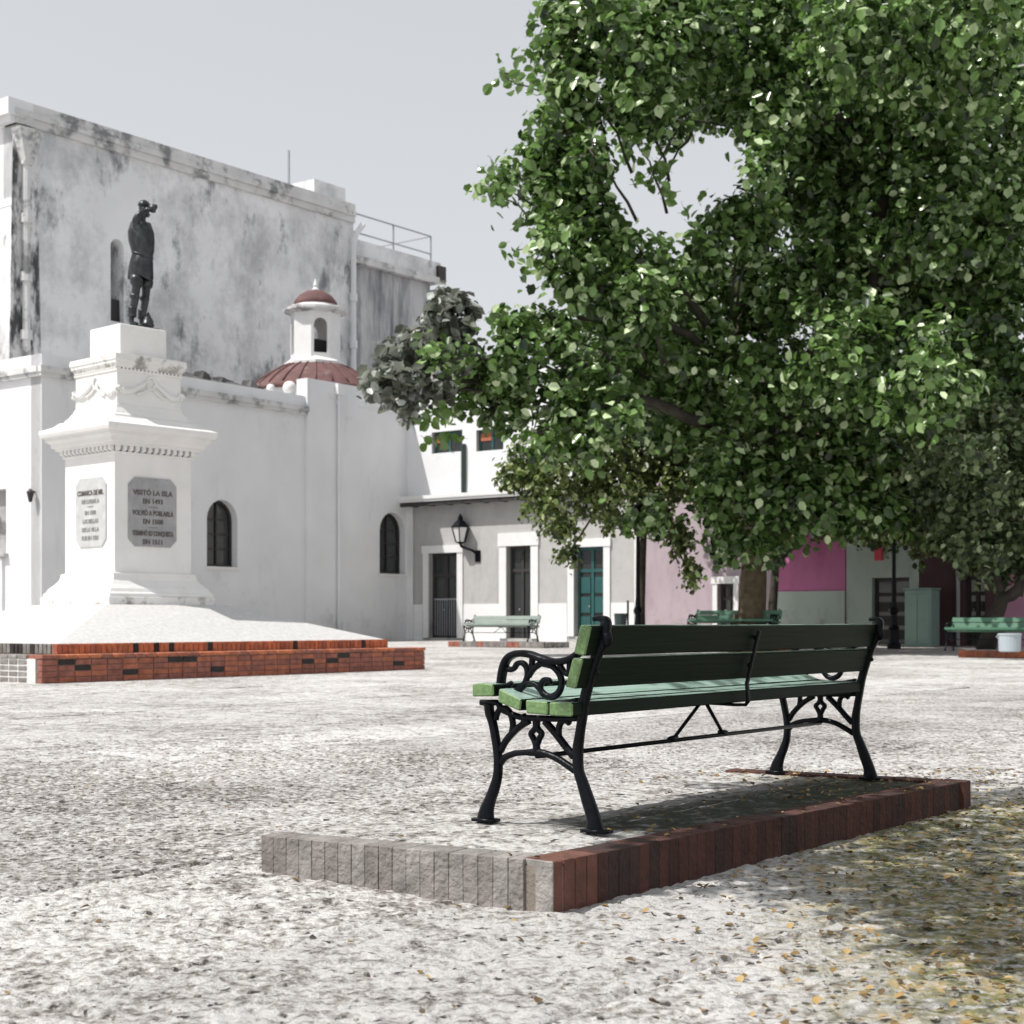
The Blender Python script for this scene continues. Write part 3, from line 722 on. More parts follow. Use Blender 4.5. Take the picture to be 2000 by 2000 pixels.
mb = MB(); mb.sqloft([(1.085, 1.388), (1.085, 1.44), (1.05, 1.47), (1.02, 1.53), (.95, 1.60), (.885, 1.68), (.86, 1.76), (.86, 1.80), (.80, 1.815), (.80, 3.885), (.84, 3.90), (.84, 3.925)]); mb.build('shaft', M['monwhite'], ped)
def dentils(w_, z0_, z1_, pr, n, nm):
    mb = MB()
    for side in range(4):
        for i in range(n):
            x = -w_ + (i + .5) * 2 * w_ / n; hw = w_ / n * .55
            pts = [(x - hw, -w_ - pr, z0_ + .03), (x + hw, -w_ - pr, z0_ + .03), (x + hw, -w_ + .02, z0_), (x - hw, -w_ + .02, z0_)]
            tp = [(x - hw, -w_ - pr, z1_), (x + hw, -w_ - pr, z1_), (x + hw, -w_ + .02, z1_), (x - hw, -w_ + .02, z1_)]
            R = Matrix.Rotation(side * math.pi / 2, 3, 'Z')
            mb.hexa([tuple(R @ Vector(q)) for q in pts], [tuple(R @ Vector(q)) for q in tp])
    return mb.build(nm, M['monwhite'], ped)
dentils(.84, 3.925, 4.03, .06, 13, 'dentils')
mb = MB(); mb.sqloft([(.93, 4.028), (.93, 4.07), (.98, 4.085), (.99, 4.15), (1.06, 4.20), (1.06, 4.25), (1.12, 4.275), (1.14, 4.33), (1.14, 4.385), (1.10, 4.405), (.96, 4.46), (.88, 4.535)])
mb.build('main_cornice', M['monwhite'], ped)
mb = MB(); mb.sqloft([(.81, 4.53), (.81, 4.58), (.77, 4.61), (.74, 4.66), (.70, 4.72), (.69, 4.76), (.667, 4.79), (.667, 5.36), (.69, 5.37), (.69, 5.40)]); mb.build('upper_block', M['monwhite'], ped)
dentils(.67, 5.37, 5.43, .03, 17, 'upper_dentils')
mb = MB(); mb.sqloft([(.69, 5.428), (.70, 5.46), (.73, 5.50), (.73, 5.53), (.748, 5.56), (.748, 5.62), (.74, 5.66), (.6, 5.69)]); mb.build('upper_cornice', M['mongrime'], ped)
mb = MB(); mb.sqloft([(.488, 5.68), (.488, 6.24)]); mb.build('cap_block', M['monwhite'], ped, bevel=.012)
# garlands, ribbons and wreath on both visible faces
for side in (0, 3):
    R = Matrix.Rotation(side * math.pi / 2, 3, 'Z')
    G = lambda x, z, d=.02: tuple(R @ Vector((x, -.667 - d, z)))
    mb = MB()
    ring = [G(.02 + .085 * math.cos(a), 5.20 + .105 * math.sin(a), .015) for a in np.linspace(0, 2 * math.pi, 17)]
    mb.tube(ring, .024, 6)
    mb.tube(catmull([G(-.02, 5.10), G(-.10, 5.05), G(-.22, 5.0), G(-.28, 4.98)], 4), .022, 6)
    mb.tube(catmull([G(.06, 5.10), G(.14, 5.03), G(.22, 4.98), G(.30, 4.95)], 4), .022, 6)
    sw1 = catmull([G(-.66, 5.06), G(-.55, 5.02), G(-.40, 5.03), G(-.24, 5.10), G(-.08, 5.20)], 5)
    sw2 = catmull([G(.12, 5.20), G(.26, 5.10), G(.42, 5.00), G(.56, 4.98), G(.66, 5.05)], 5)
    mb.tube(sw1, [.030 + .022 * math.sin(math.pi * i / (len(sw1) - 1)) for i in range(len(sw1))], 6)
    mb.tube(sw2, [.030 + .022 * math.sin(math.pi * i / (len(sw2) - 1)) for i in range(len(sw2))], 6)
    rr = random.Random(5 + side)
    for q in sw1 + sw2:
        for _ in range(3): mb.ball((q[0] + rr.uniform(-.03, .03), q[1] + rr.uniform(-.03, .03), q[2] + rr.uniform(-.04, .04)), rr.uniform(.016, .026), 6, 4)
    mb.build('garland', M['monwhite'], ped, smooth=True)
for sx_, sy_ in ((-1, 1), (1, -1), (-1, -1)):
    mb = MB(); rr = random.Random(9)
    for _ in range(16): mb.ball((sx_ * .68 + rr.uniform(-.045, .045), sy_ * .68 + rr.uniform(-.045, .045), 5.04 + rr.uniform(-.06, .06)), rr.uniform(.02, .035), 6, 4)
    mb.build('corner_rosette', M['monwhite'], ped, smooth=True)
# plaques with inscriptions
M['plaque2'] = mat('sunlit_plaque', (0.50, 0.50, 0.505), 0.7, var=0.12, vscale=5)  # plaque on the lit side: sunlight painted in as a paler grey
M['letter2'] = mat('faint_letters', (0.24, 0.235, 0.23), 0.7)  # paler lettering to go with the lit side
def plaque(side, x0, x1, z0, z1, lines, sizes):
    pm_, lm_ = (M['plaque'], M['letter']) if side == 0 else (M['plaque2'], M['letter2'])
    R = Matrix.Rotation(side * math.pi / 2, 4, 'Z'); c = .13
    def poly(i, yv): return [tuple(R @ Vector((x, yv, z))) for x, z in [(x0 + i + c, z0 + i), (x1 - i - c, z0 + i), (x1 - i, z0 + i + c), (x1 - i, z1 - i - c), (x1 - i - c, z1 - i), (x0 + i + c, z1 - i), (x0 + i, z1 - i - c), (x0 + i, z0 + i + c)]]
    mb = MB(); n = 8
    mb.add(poly(0, -.80) + poly(0, -.822), [tuple(range(8, 16))] + [(k, (k + 1) % 8, 8 + (k + 1) % 8, 8 + k) for k in range(8)])
    pq = mb.build('plaque', pm_, ped)
    z = z1 - .27
    for txt, sz, gap in lines:
        if txt == '-':
            mb = MB(); xm = (x0 + x1) / 2
            a = R @ Vector((xm - .1, -.8235, z)); b2 = R @ Vector((xm + .1, -.8235, z))
            mb.tube([tuple(a), tuple(b2)], .006, 4); mb.build('rule_line', M['letter'], pq)
            z -= gap; continue
        cu = bpy.data.curves.new('inscription', 'FONT'); cu.body = txt; cu.size = sz; cu.align_x = 'CENTER'; cu.align_y = 'CENTER'; cu.extrude = .004; cu.offset = .003; cu.resolution_u = 2
        tmp = bpy.data.objects.new('tmp', cu); COL.objects.link(tmp); bpy.context.view_layer.update()
        me = bpy.data.meshes.new_from_object(tmp); bpy.data.objects.remove(tmp)
        wd = max(v.co.x for v in me.vertices) - min(v.co.x for v in me.vertices)
        mxw = (x1 - x0) * .86
        T = R @ Matrix.Translation(((x0 + x1) / 2, -.826, z)) @ Matrix.Rotation(math.pi / 2, 4, 'X') @ Matrix.Diagonal((min(1, mxw / wd), 1, 1, 1))
        me.transform(T); me.materials.clear(); me.materials.append(M['letter'] if z > 3.2 and side else lm_)
        o = bpy.data.objects.new('inscription', me); COL.objects.link(o); o.parent = pq
        z -= gap
plaque(0, -.53, .47, 2.28, 3.50, [('VISITÓ LA ISLA', .125, .15), ('EN 1493', .12, .10), ('-', 0, .11), ('VOLVIÓ A POBLARLA', .125, .15), ('EN 1508', .12, .10), ('-', 0, .11), ('TERMINÓ SU CONQUISTA', .125, .15), ('EN 1511', .12, .1)], None)
plaque(3, -.42, .55, 2.28, 3.50, [('COMARCA DE MR.', .13, .15), ('DE LUGAR A', .10, .09), ('-', 0, .11), ('EN 1508', .10, .15), ('LAS BELLAS', .10, .15), ('DE LA VILLA', .10, .15), ('FUE EN 1521', .10, .1)], None)
# ---- bronze statue
stat = empty('statue', (at(268, 632, 27.9).x, 27.9, 6.24)); stat.scale = (.84, .84, 1.0); stat.rotation_euler = (0, math.radians(2.2), 0); tag(stat, 'dark bronze statue of a man raising one arm to his face atop the white monument', 'statue')
mb = MB(); a = math.radians(47.3) - 0
vsq = []
for k in range(4):
    sx_, sy_ = [(-1, -1), (1, -1), (1, 1), (-1, 1)][k]; w_ = .30
    vsq.append((w_ * (sx_ * math.cos(a) - sy_ * math.sin(a)) + .05, w_ * (sx_ * math.sin(a) + sy_ * math.cos(a))))
mb.hexa([(x, y, 0) for x, y in vsq], [(x, y, .045) for x, y in vsq]); mb.build('base_plate', M['bronze'], stat)
def skin(name, nodes_, edges, root_i, mt, parent, sub=2):
    me = bpy.data.meshes.new(name); me.from_pydata([n[:3] for n in nodes_], edges, []); me.materials.append(mt)
    o = bpy.data.objects.new(name, me); COL.objects.link(o); o.parent = parent
    md = o.modifiers.new('skin', 'SKIN'); md.use_smooth_shade = True
    if not me.skin_vertices: me.skin_vertices.new(name='')
    lay = me.skin_vertices[0].data
    for i, n in enumerate(nodes_): lay[i].radius = n[3] if hasattr(n[3], '__len__') else (n[3], n[3]); lay[i].use_root = (i == root_i)
    sb = o.modifiers.new('sub', 'SUBSURF'); sb.levels = sub; sb.render_levels = sub
    return o
N_ = [(0.03, 0, 1.20, (.17, .15)),      # 0 pelvis
      (0.05, 0, 1.38, (.17, .15)),      # 1 waist
      (0.05, 0, 1.62, (.20, .17)),      # 2 ribs
      (0.0, 0, 1.86, (.18, .14)),       # 3 chest
      (-.01, 0, 2.01, (.075, .075)),    # 4 neck
      (0.055, 0, 2.13, (.10, .09)),     # 5 head low
      (0.06, 0, 2.25, (.10, .09)),      # 6 head top
      (-.10, -.19, 1.90, .095),         # 7 near shoulder
      (-.04, -.30, 1.96, .08),          # 8
      (0.02, -.33, 2.03, .068),         # 9 elbow
      (0.13, -.20, 2.14, .052),         # 10 wrist
      (0.09, .20, 1.88, .09),           # 11 far shoulder
      (0.19, .27, 1.66, .07),           # 12 elbow
      (0.19, .14, 1.46, .052),          # 13 wrist
      (-.01, -.11, 1.10, .145), (-.02, -.13, .76, .095), (-.05, -.12, .50, .09), (-.11, -.11, .18, .058), (-.10, -.11, .10, .06), (.06, -.13, .075, .05),
      (0.09, .11, 1.10, .145), (.13, .13, .76, .095), (.11, .12, .50, .088), (.06, .11, .18, .058), (.07, .11, .10, .06), (.22, .13, .075, .05)]
Ed = [(0, 1), (1, 2), (2, 3), (3, 4), (4, 5), (5, 6), (3, 7), (7, 8), (8, 9), (9, 10), (3, 11), (11, 12), (12, 13), (0, 14), (14, 15), (15, 16), (16, 17), (17, 18), (18, 19), (0, 20), (20, 21), (21, 22), (22, 23), (23, 24), (24, 25)]
body = skin('body', N_, Ed, 0, M['bronze'], stat)
def hand(wrist, dirv, parent, mt):
    w0 = Vector(wrist); d = Vector(dirv).normalized(); s_ = d.cross(Vector((0, 0, 1)))
    if s_.length < .1: s_ = d.cross(Vector((0, 1, 0)))
    s_.normalize(); up = s_.cross(d)
    mb = MB()
    mb.tube([w0 - d * .02, w0 + d * .05, w0 + d * .10], [.042, .05, .045], 8)
    for k, ln in enumerate((.085, .10, .095, .075)):
        b0 = w0 + d * .095 + s_ * (k - 1.5) * .024
        mb.tube([b0, b0 + d * ln * .45 - up * .008, b0 + d * ln * .75 - up * .035, b0 + d * ln * .8 - up * .06], [.014, .013, .012, .009], 6)
    b0 = w0 + d * .03 + s_ * .045; mb.tube([b0, b0 + s_ * .03 + d * .04, b0 + s_ * .02 + d * .08 - up * .02], [.016, .014, .010], 6)
    return mb.build('hand', mt, parent, smooth=True)
hand((.13, -.20, 2.14), (.8, .35, .3), stat, M['bronze']); hand((.19, .14, 1.46), (-.2, -.5, -.8), stat, M['bronze'])
# tunic / skirt with hanging folds, belt, cap, face, boots' cuffs, helmet at the feet
mb = MB(); seg = 28; vs = []; fs = []
prof = [(.22, .18, 1.95, -.01), (.285, .22, 1.78, .0), (.285, .22, 1.62, .02), (.25, .19, 1.45, .05), (.225, .18, 1.36, .05), (.25, .21, 1.24, .035), (.262, .23, 1.10, .03), (.268, .245, .98, .03), (.262, .24, .93, .03)]
for i, (rx, ry, z, cx) in enumerate(prof):
    for k in range(seg):
        a = 2 * math.pi * k / seg; fold = 1 + (.07 * math.sin(9 * a + 1) * max(0, (i - 4)) / 4)
        vs.append((cx + rx * fold * math.cos(a), ry * fold * math.sin(a), z + (.03 * math.sin(3 * a) if i == len(prof) - 1 else 0) + (.05 * math.cos(a - 2.5) if i == 4 else 0)))
for i in range(len(prof) - 1):
    for k in range(seg): a = i * seg + k; b2 = i * seg + (k + 1) % seg; fs.append((a, b2, b2 + seg, a + seg))
mb.add(vs, fs); tun = mb.build('tunic', M['bronze'], stat, smooth=True)
sd = tun.modifiers.new('solid', 'SOLIDIFY'); sd.thickness = .02
mb = MB(); mb.tube([(.05 + .225 * math.cos(a), .19 * math.sin(a), 1.37 - .05 * math.cos(a + .3)) for a in np.linspace(0, 2 * math.pi, 25)], .02, 6, flat=None); mb.build('belt', M['bronze'], stat, smooth=True)
mb = MB(); mb.ball((.055, 0, 2.21), .122, 14, 8, (1.0, .92, 1.15)); mb.ball((.165, 0, 2.185), .022, 6, 4, (1, .8, 1.3)); mb.ball((.055, .105, 2.19), .03, 6, 4, (.8, .5, 1.2)); mb.ball((.055, -.105, 2.19), .03, 6, 4, (.8, .5, 1.2))
mb.ball((.13, 0, 2.10), .05, 8, 5, (1.1, 1, .9)); mb.build('head', M['bronze'], stat, smooth=True)
mb = MB(); mb.lathe([(.125, 2.25), (.135, 2.275), (.13, 2.30), (.09, 2.345), (.03, 2.37)], 14, (.045, 0)); mb.build('cap', M['bronze'], stat, smooth=True)
mb = MB(); mb.tube([(.17, -.08, 2.21), (.26, -.07, 2.21), (.32, -.06, 2.20)], [.06, .085, .07], 10); mb.ball((.30, -.06, 2.24), .055, 8, 5); mb.build('held_object', M['bronze'], stat, smooth=True)
for cx, cy in ((-.02, -.13), (.13, .13)):
    mb = MB(); mb.lathe([(.125, .80), (.14, .84), (.15, .9), (.135, .97)], 12, (cx, cy)); mb.build('knee_band', M['bronze'], stat, smooth=True)
    mb = MB(); mb.lathe([(.1, .56), (.112, .6), (.1, .63)], 12, (cx - .03, cy)); mb.build('leg_band', M['bronze'], stat, smooth=True)
    mb = MB(); mb.lathe([(.085, .22), (.098, .25), (.085, .28), (.1, .31), (.088, .34), (.1, .37), (.09, .4)], 12, (cx - .07, cy + .01)); mb.build('boot_cuff', M['bronze'], stat, smooth=True)
mb = MB(); mb.lathe([(.12, .045), (.13, .08), (.15, .10), (.12, .13), (.10, .2), (.05, .27), (.012, .33)], 12, (.235, -.05)); mb.tube([(.12, -.05, .11), (.235, -.05, .09), (.36, -.05, .16)], [.02, .14, .02], 8, flat=.015, axis=(0, 0, 1)); mb.build('helmet', M['bronze'], stat, smooth=True)

# ------------------------------------------------------------------ chapel
KC = Vector((-14.7, 48.0)); CHZ = 0.1
chapel = empty('chapel', (KC.x, KC.y, 0), ANG); tag(chapel, 'low white chapel with two arched windows behind the monument', 'chapel')
def along(K, px, D=U):
    r = (px - 1000) / F; return (r * K.y - K.x) / (D.x - r * D.y)
def dep(K, s, D=U): return K.y + s * D.y
# side wall (along local +X), front face at y=0, thickness behind
sA = along(KC, 596); sE = along(KC, 796)
def win_px(x0, x1, y0, y1, K, D=U):
    a, b_ = along(K, x0, D), along(K, x1, D); d = dep(K, (a + b_) / 2, D)
    return a, b_, zof(y1, d), zof(y0, d)
W1 = win_px(404, 464, 976, 1107, KC); W2 = win_px(737, 787, 1001, 1121, KC)
mb = holed_wall(rect(0, sA, 0, 9.33), [arch(*W1)], 0, .55); mb.build('side_wall', M['white'], chapel)
mb = holed_wall(rect(sA, sE, 0, 10.0), [arch(*W2)], -.12, .45); mb.build('rear_wall', M['white'], chapel)
mb = MB(); mb.box((sA + 2.8, -.14, 9.2), (sE, .47, 9.28)); mb.build('string_moulding', M['white'], chapel)
mb = MB(); mb.box((-.12, -.14, 8.62), (sA + .01, .02, 8.74)); mb.box((-.16, -.20, 8.74), (sA + .02, .02, 8.88)); mb.box((-.16, -.20, 8.88), (sA + .02, .02, 8.93)); mb.build('cornice', M['parapet'], chapel)
for W_, y in ((W1, .0), (W2, -.12)):
    mb = holed_wall(arch(*W_), [arch(W_[0] + .09, W_[1] - .09, W_[2] + .09, W_[3] - .09)], y + .30, y + .36); wf = mb.build('window', M['shutter'], chapel)
    cxm = (W_[0] + W_[1]) / 2
    mb = MB(); mb.box((cxm - .03, y + .31, W_[2] + .09), (cxm + .03, y + .35, W_[3] - .1))
    for z in np.linspace(W_[2] + .1, W_[3] - .7, 4)[1:]: mb.box((W_[0] + .08, y + .315, z), (W_[1] - .08, y + .345, z + .04))
    mb.build('glazing_bars', M['shutter'], wf)
    mb = MB(); mb.box((W_[0], y + .37, W_[2]), (W_[1], y + .39, W_[3])); mb.build('pane', M['glass'], wf)
    mb = MB(); mb.box((W_[0] - .1, y - .05, W_[2] - .1), (W_[1] + .1, y + .1, W_[2])); mb.build('sill', M['trim'], wf)
# downpipe on the wall
sP = along(KC, 655)
mb = MB(); mb.tube([(sP, -.19, 9.9), (sP, -.19, .2)], .065, 8)
for z in (9.2, 6.5, 4.6, 3.0, 1.2): mb.tube([(sP, -.19, z), (sP, -.19, z + .12)], .09, 8)
mb.box((sP - .16, -.3, 9.55), (sP + .16, -.12, 9.95)); mb.build('downpipe', M['white'], chapel)
sG = along(KC, 795)
mb = MB(); mb.tube([(sG - .03, -.26, 9.9), (sG - .03, -.26, 5.9)], .07, 8)
for z in (8.6, 7.4, 6.9): mb.tube([(sG - .03, -.26, z), (sG - .03, -.26, z + .14)], .10, 8)
mb.build('green_downpipe', M['dgreen'], chapel)
# front wall turning left (local +Y direction); outside face at x=0
HV = 9.5
slit = [(KC, 0)]
def alongV(px): return along(KC, px, V)
s_b = alongV(12)
lp = holed_wall([(0.02, 0), (HV, 0), (HV, 9.33), (0.02, 9.33)], [rect(s_b, s_b + 1.1, 3.1, 5.2)], 0, .5)
R90 = [(y, x, z) for x, y, z in lp.v]; lp.v = R90; lp.build('front_wall', M['white'], chapel)
mb = MB(); mb.box((.3, s_b - .1, 2.9), (.34, s_b + 1.3, 5.3)); mb.build('dark_opening', M['black_in'], chapel)
mb = MB(); mb.box((-.16, s_b - .12, 3.0), (.1, s_b + 1.3, 3.12)); mb.build('opening_sill', M['parapet'], chapel)
mb = MB(); mb.box((-.10, s_b + .1, .0), (.02, s_b + 1.4, 2.98)); mb.build('pilaster', M['white'], chapel)
mb = MB(); mb.box((-.14, .0, 8.62), (.02, HV, 8.74)); mb.box((-.20, -.0, 8.742), (.02, HV, 8.93)); mb.build('front_cornice', M['parapet'], chapel)
mb = MB(); mb.box((.3, .3, 9.0), (sE, 8.6, 9.12)); mb.box((.3, 8.4, 0), (sE, 8.6, 9.0)); mb.box((sE - .3, .2, 0), (sE, 8.6, 9.0)); mb.box((.3, .6, 0), (.4, 8.4, 8.9)); mb.build('roof_slab', M['parapet'], chapel)
# small wall lamp on the front wall
mb = MB(); mb.tube([(-.02, .3, 5.0), (-.18, .3, 5.05)], .03, 6); mb.lathe([(.05, 4.68), (.11, 4.95), (.12, 5.0), (.03, 5.1)], 8, (-.2, .3)); mb.build('wall_lamp', M['shutter'], chapel)
# dark tiled roof piece rising behind the parapet
rf = empty('tiled_roof', (0, 0, 0), 0, chapel)
mb = MB(); s0, s1 = along(KC, 340), along(KC, 515)
mb.hexa([(s0, .62, 9.25), (s1, .62, 9.25), (s1, 3.2, 9.25), (s0, 3.2, 9.25)], [(s0, .62, 9.36), (s1, .62, 9.36), (s1, 3.2, 10.1), (s0, 3.2, 10.1)]); mb.build('roof_bed', M['darktile'], rf)
tile = MB()
tile.tube([(0, 0, 0), (0, .45, .13)], [.10, .085], 7)
tme = tile.mesh('tile', M['darktile'], smooth=True)
for i in range(int((s1 - s0) / .24)):
    for j in range(5):
        o = put(tme, rf, (s0 + .12 + i * .24 + random.uniform(-.015, .015), .58 + j * .42, 9.37 + j * .12 + random.uniform(-.01, .01)), random.uniform(-.06, .06), 'tile')
mb = MB()
for (a, b_, c, d) in ((.8, 1.0, .35, .5), (1.5, .8, .2, .35), (2.1, 1.3, .25, .7), (3.0, .9, .3, .45), (3.6, 1.2, .15, .3)):
    x = s0 + 1.3 + a; mb.hexa([(x, b_, 9.4), (x + d, b_, 9.4), (x + d, b_ + .5, 9.4), (x, b_ + .5, 9.4)], [(x + .1, b_, 9.5 + c), (x + d * .7, b_, 9.55 + c * .6), (x + d * .8, b_ + .4, 9.6 + c), (x, b_ + .4, 9.5 + c)])
mb.build('broken_ridge', M['darktile'], rf)
for px, py, r in ((540, 757, .16), (577, 757, .27)):
    s_ = along(KC, px); d = dep(KC, s_); mb = MB(); mb.ball((s_, .3, zof(py, d) + .0), r, 12, 8); mb.lathe([(r * .8, 9.3), (r * .5, 9.45), (r * .5, zof(py, d) - r * .7)], 10, (s_, .3)); mb.build('ball_finial', M['trim'], chapel, smooth=True)
# red dome and lantern
DC = Vector((-8.15, 63.7)) - KC; dl = Vector((DC.dot(U), DC.dot(V)))
dome = empty('dome', (dl.x, dl.y, 0), 0, chapel)
mb = MB(); mb.lathe([(2.75, 8.9), (2.75, 10.35)], 8); mb.build('drum', M['white'], dome)
mb = MB(); mb.lathe([(2.85, 10.3), (2.9, 10.42), (2.62, 10.55), (2.35, 10.82), (2.0, 11.08), (1.5, 11.38), (1.05, 11.56)], 32)
for k in range(24):
    a = 2 * math.pi * k / 24
    mb.tube([(r * math.cos(a), r * math.sin(a), z) for r, z in [(2.62, 10.57), (2.35, 10.84), (2.0, 11.10), (1.5, 11.40), (1.05, 11.58)]], .04, 5)
mb.build('red_dome', M['redtile'], dome, smooth=True)
lan = MB(); RL = .96; hw = RL * math.tan(math.pi / 8)
for k in range(8):
    pm = holed_wall(rect(-hw, hw, 11.62, 13.65), [arch(-.28, .28, 11.95, 13.38, 8)] if k % 2 == 0 else [], 0, .12)
    a = -ANG + math.radians(-70) + k * math.pi / 4
    Rm = Matrix.Rotation(a + math.pi / 2, 3, 'Z'); off = Vector((math.cos(a) * RL, math.sin(a) * RL, 0))
    lan.add([tuple(Rm @ Vector((x, y, z)) + off) for x, y, z in pm.v], pm.f)
ln_ = lan.build('lantern', M['trim'], dome)
mb = MB(); mb.lathe([(1.28, 11.50), (1.28, 11.62), (1.08, 11.74), (1.02, 11.8)], 8); mb.build('lantern_base', M['trim'], dome)
mb = MB(); mb.lathe([(1.0, 13.63), (1.10, 13.70), (1.32, 13.74), (1.32, 13.84), (1.12, 13.90), (1.02, 13.98), (.9, 14.02)], 16); mb.build('lantern_cornice', M['parapet'], dome)
mb = MB(); mb.lathe([(.93, 13.98), (.88, 14.2), (.70, 14.42), (.42, 14.60), (.12, 14.68)], 16); mb.build('lantern_cap', M['redtile'], dome, smooth=True)
mb = MB(); mb.lathe([(.14, 14.62), (.16, 14.7), (.07, 14.8), (.10, 14.88), (.02, 15.15)], 8); mb.build('finial', M['trim'], dome)
mb = MB(); mb.box((-.5, -.5, 11.6), (.5, .5, 12.55)); mb.build('lantern_floor', M['black_in'], dome)

# ------------------------------------------------------------------ tall old building
KT = Vector(((34 - 1000) / F * 58.0, 58.0)); tall = empty('old_building', (KT.x, KT.y, 0), ANG)
tag(tall, 'tall windowless old white building with mouldy stained walls behind the chapel', 'building')
sT = along(KT, 690); sR = along(KT, 850); sX = along(KT, 918)
nA, nB = win_px(216, 238, 465, 625, KT)[:2], None
zN0, zN1 = zof(628, dep(KT, along(KT, 226))), zof(466, dep(KT, along(KT, 226)))
mb = holed_wall(rect(0, sT, 0, 19.75), [arch(nA[0], nA[1] + .1, zN0, zN1)], 0, .9); mb.build('side_wall', M['old'], tall)
mb = MB(); mb.box((nA[0] - .2, .92, zN0 - .3), (nA[1] + .3, 1.0, zN1 + .3)); mb.build('niche_back', M['old'], tall)
mb = MB(); mb.hexa([(nA[0], .25, zN0), (nA[1] + .1, .25, zN0), (nA[1] + .1, .9, zN0), (nA[0], .9, zN0)], [(nA[0], .28, zN0 + .95), (nA[1] + .1, .28, zN0 + .95), (nA[1] + .1, .9, zN0 + .95), (nA[0], .9, zN0 + .95)]); mb.build('niche_grille', M['black_in'], tall)
mb = MB(); mb.box((-.12, -.12, 19.75), (sT, .7, 20.05)); mb.box((-.2, -.2, 20.05), (sT + .02, .75, 20.28)); mb.box((-.14, -.14, 20.28), (sT, .7, 20.62)); mb.build('parapet', M['parapet'], tall)
mb = MB(); mb.box((0, 0, 0), (.6, 14, 19.75)); mb.build('front_wall', M['white'], tall)
mb = MB(); mb.box((-.35, -.05, 19.75), (.6, 14, 20.0)); mb.box((-.5, -.15, 20.002), (.6, 14, 20.62)); mb.build('front_cornice', M['white'], tall)
mb = MB(); mb.box((-.08, -.0, 16.7), (.02, 14, 17.0)); mb.build('front_band', M['white'], tall)
mb = MB(); mb.box((-.02, -.0, 0), (.0, 14, 16.7)); mb.v = [(x - .04, y + .05, z) for x, y, z in mb.v]; mb.build('front_lower_wall', M['old'], tall)
mb = MB(); mb.box((.6, .9, 19.2), (sT, 14, 19.4)); mb.box((.6, 13.5, 0), (sX, 14, 19.2)); mb.box((sT - .4, 1, 0), (sT, 13.5, 19.2)); mb.build('roof', M['parapet'], tall)
# iron down pipes with hopper heads
for s_, px, r_ in ((along(KT, 45), 45, .15), (along(KT, 684), 684, .13)):
    mb = MB(); top = 19.6 if px < 100 else 19.0
    mb.tube([(s_, -.22, top), (s_, -.22, 4)], r_, 8)
    for z in np.arange(5, top - 1, 2.2): mb.tube([(s_, -.22, z), (s_, -.22, z + .35)], r_ * 1.5, 8)
    if px < 100: mb.hexa([(s_ - .2, -.45, top - 1.3), (s_ + .2, -.45, top - 1.3), (s_ + .2, -.02, top - 1.3), (s_ - .2, -.02, top - 1.3)], [(s_ - .55, -.6, top - .1), (s_ + .5, -.6, top - .1), (s_ + .5, -.02, top - .1), (s_ - .55, -.02, top - .1)])
    else: mb.tube([(s_, -.22, top - .4), (s_ + .1, -.3, top + .2), (s_ + .5, -.35, top + .7)], .14, 8)
    mb.build('downpipe', M['parapet'] if px < 100 else M['white'], tall)
# moss stain strip beside the left pipe
M['mould'] = mat('black_mould', (0.68, 0.68, 0.69), .9, var=.2, vscale=1, bump=.4, bscale=6)
stain(M['mould'], (0.04, 0.042, 0.05), (1, 1, .35), 1.6, .44, .56, .95, detail=12)
mb = MB(); s_ = along(KT, 45); mb.tube([(s_ + .05, -.03, 19.5), (s_ + .1, -.03, 3)], [.55, .95], 6, flat=.035, axis=(0, 1, 0)); mb.build('mould_strip', M['mould'], tall)
# lower rear wing
mb = MB(); mb.box((sT + .01, .35, 0), (sR, 13.4, 17.95)); mb.build('rear_wing', M['streak'], tall)
mb = MB(); mb.box((sR + .01, .9, 0), (sX - .3, 12, 17.3)); mb.build('rear_wing_end', M['streak'], tall)
mb = MB(); mb.box((sT + .01, -.05, 17.96), (sR + .3, 13.4, 18.3)); mb.box((sR + .31, .2, 17.3), (sX, 12, 17.75)); mb.build('eaves', M['parapet'], tall)
mb = MB(); mb.box((sT + .01, .4, 18.3), (sR + .9, .7, 19.2)); mb.build('rear_parapet', M['old'], tall)
mb = MB(); mb.box((along(KT, 638), .8, 20.3), (sT + .3, 3, 21.6)); mb.build('roof_block', M['old'], tall)
mb = MB(); mb.box((sR + .55, .2, 18.3), (sR + 1.1, .9, 19.0)); mb.build('roof_tank', M['shutter'], tall)
mb = MB(); s2 = along(KT, 573); mb.tube([(s2, .3, 20.6), (s2, .3, 22.3)], .06, 6); mb.build('roof_aerial', M['galv'], tall)
ra = MB(); s3, s4 = sT + .3, along(KT, 856)
for z in (20.45, 19.55): ra.tube([(s3, .5, z), (s4, .5, z)], .045, 6)
for s_ in (along(KT, 783), s4): ra.tube([(s_, .5, 18.6), (s_, .5, 20.45)], .05, 6)
ra.tube([(s4, .5, 20.45), (s4, 6, 20.45)], .045, 6); ra.tube([(s4, 6, 18.6), (s4, 6, 20.45)], .05, 6)
ra.build('roof_railing', M['galv'], tall)

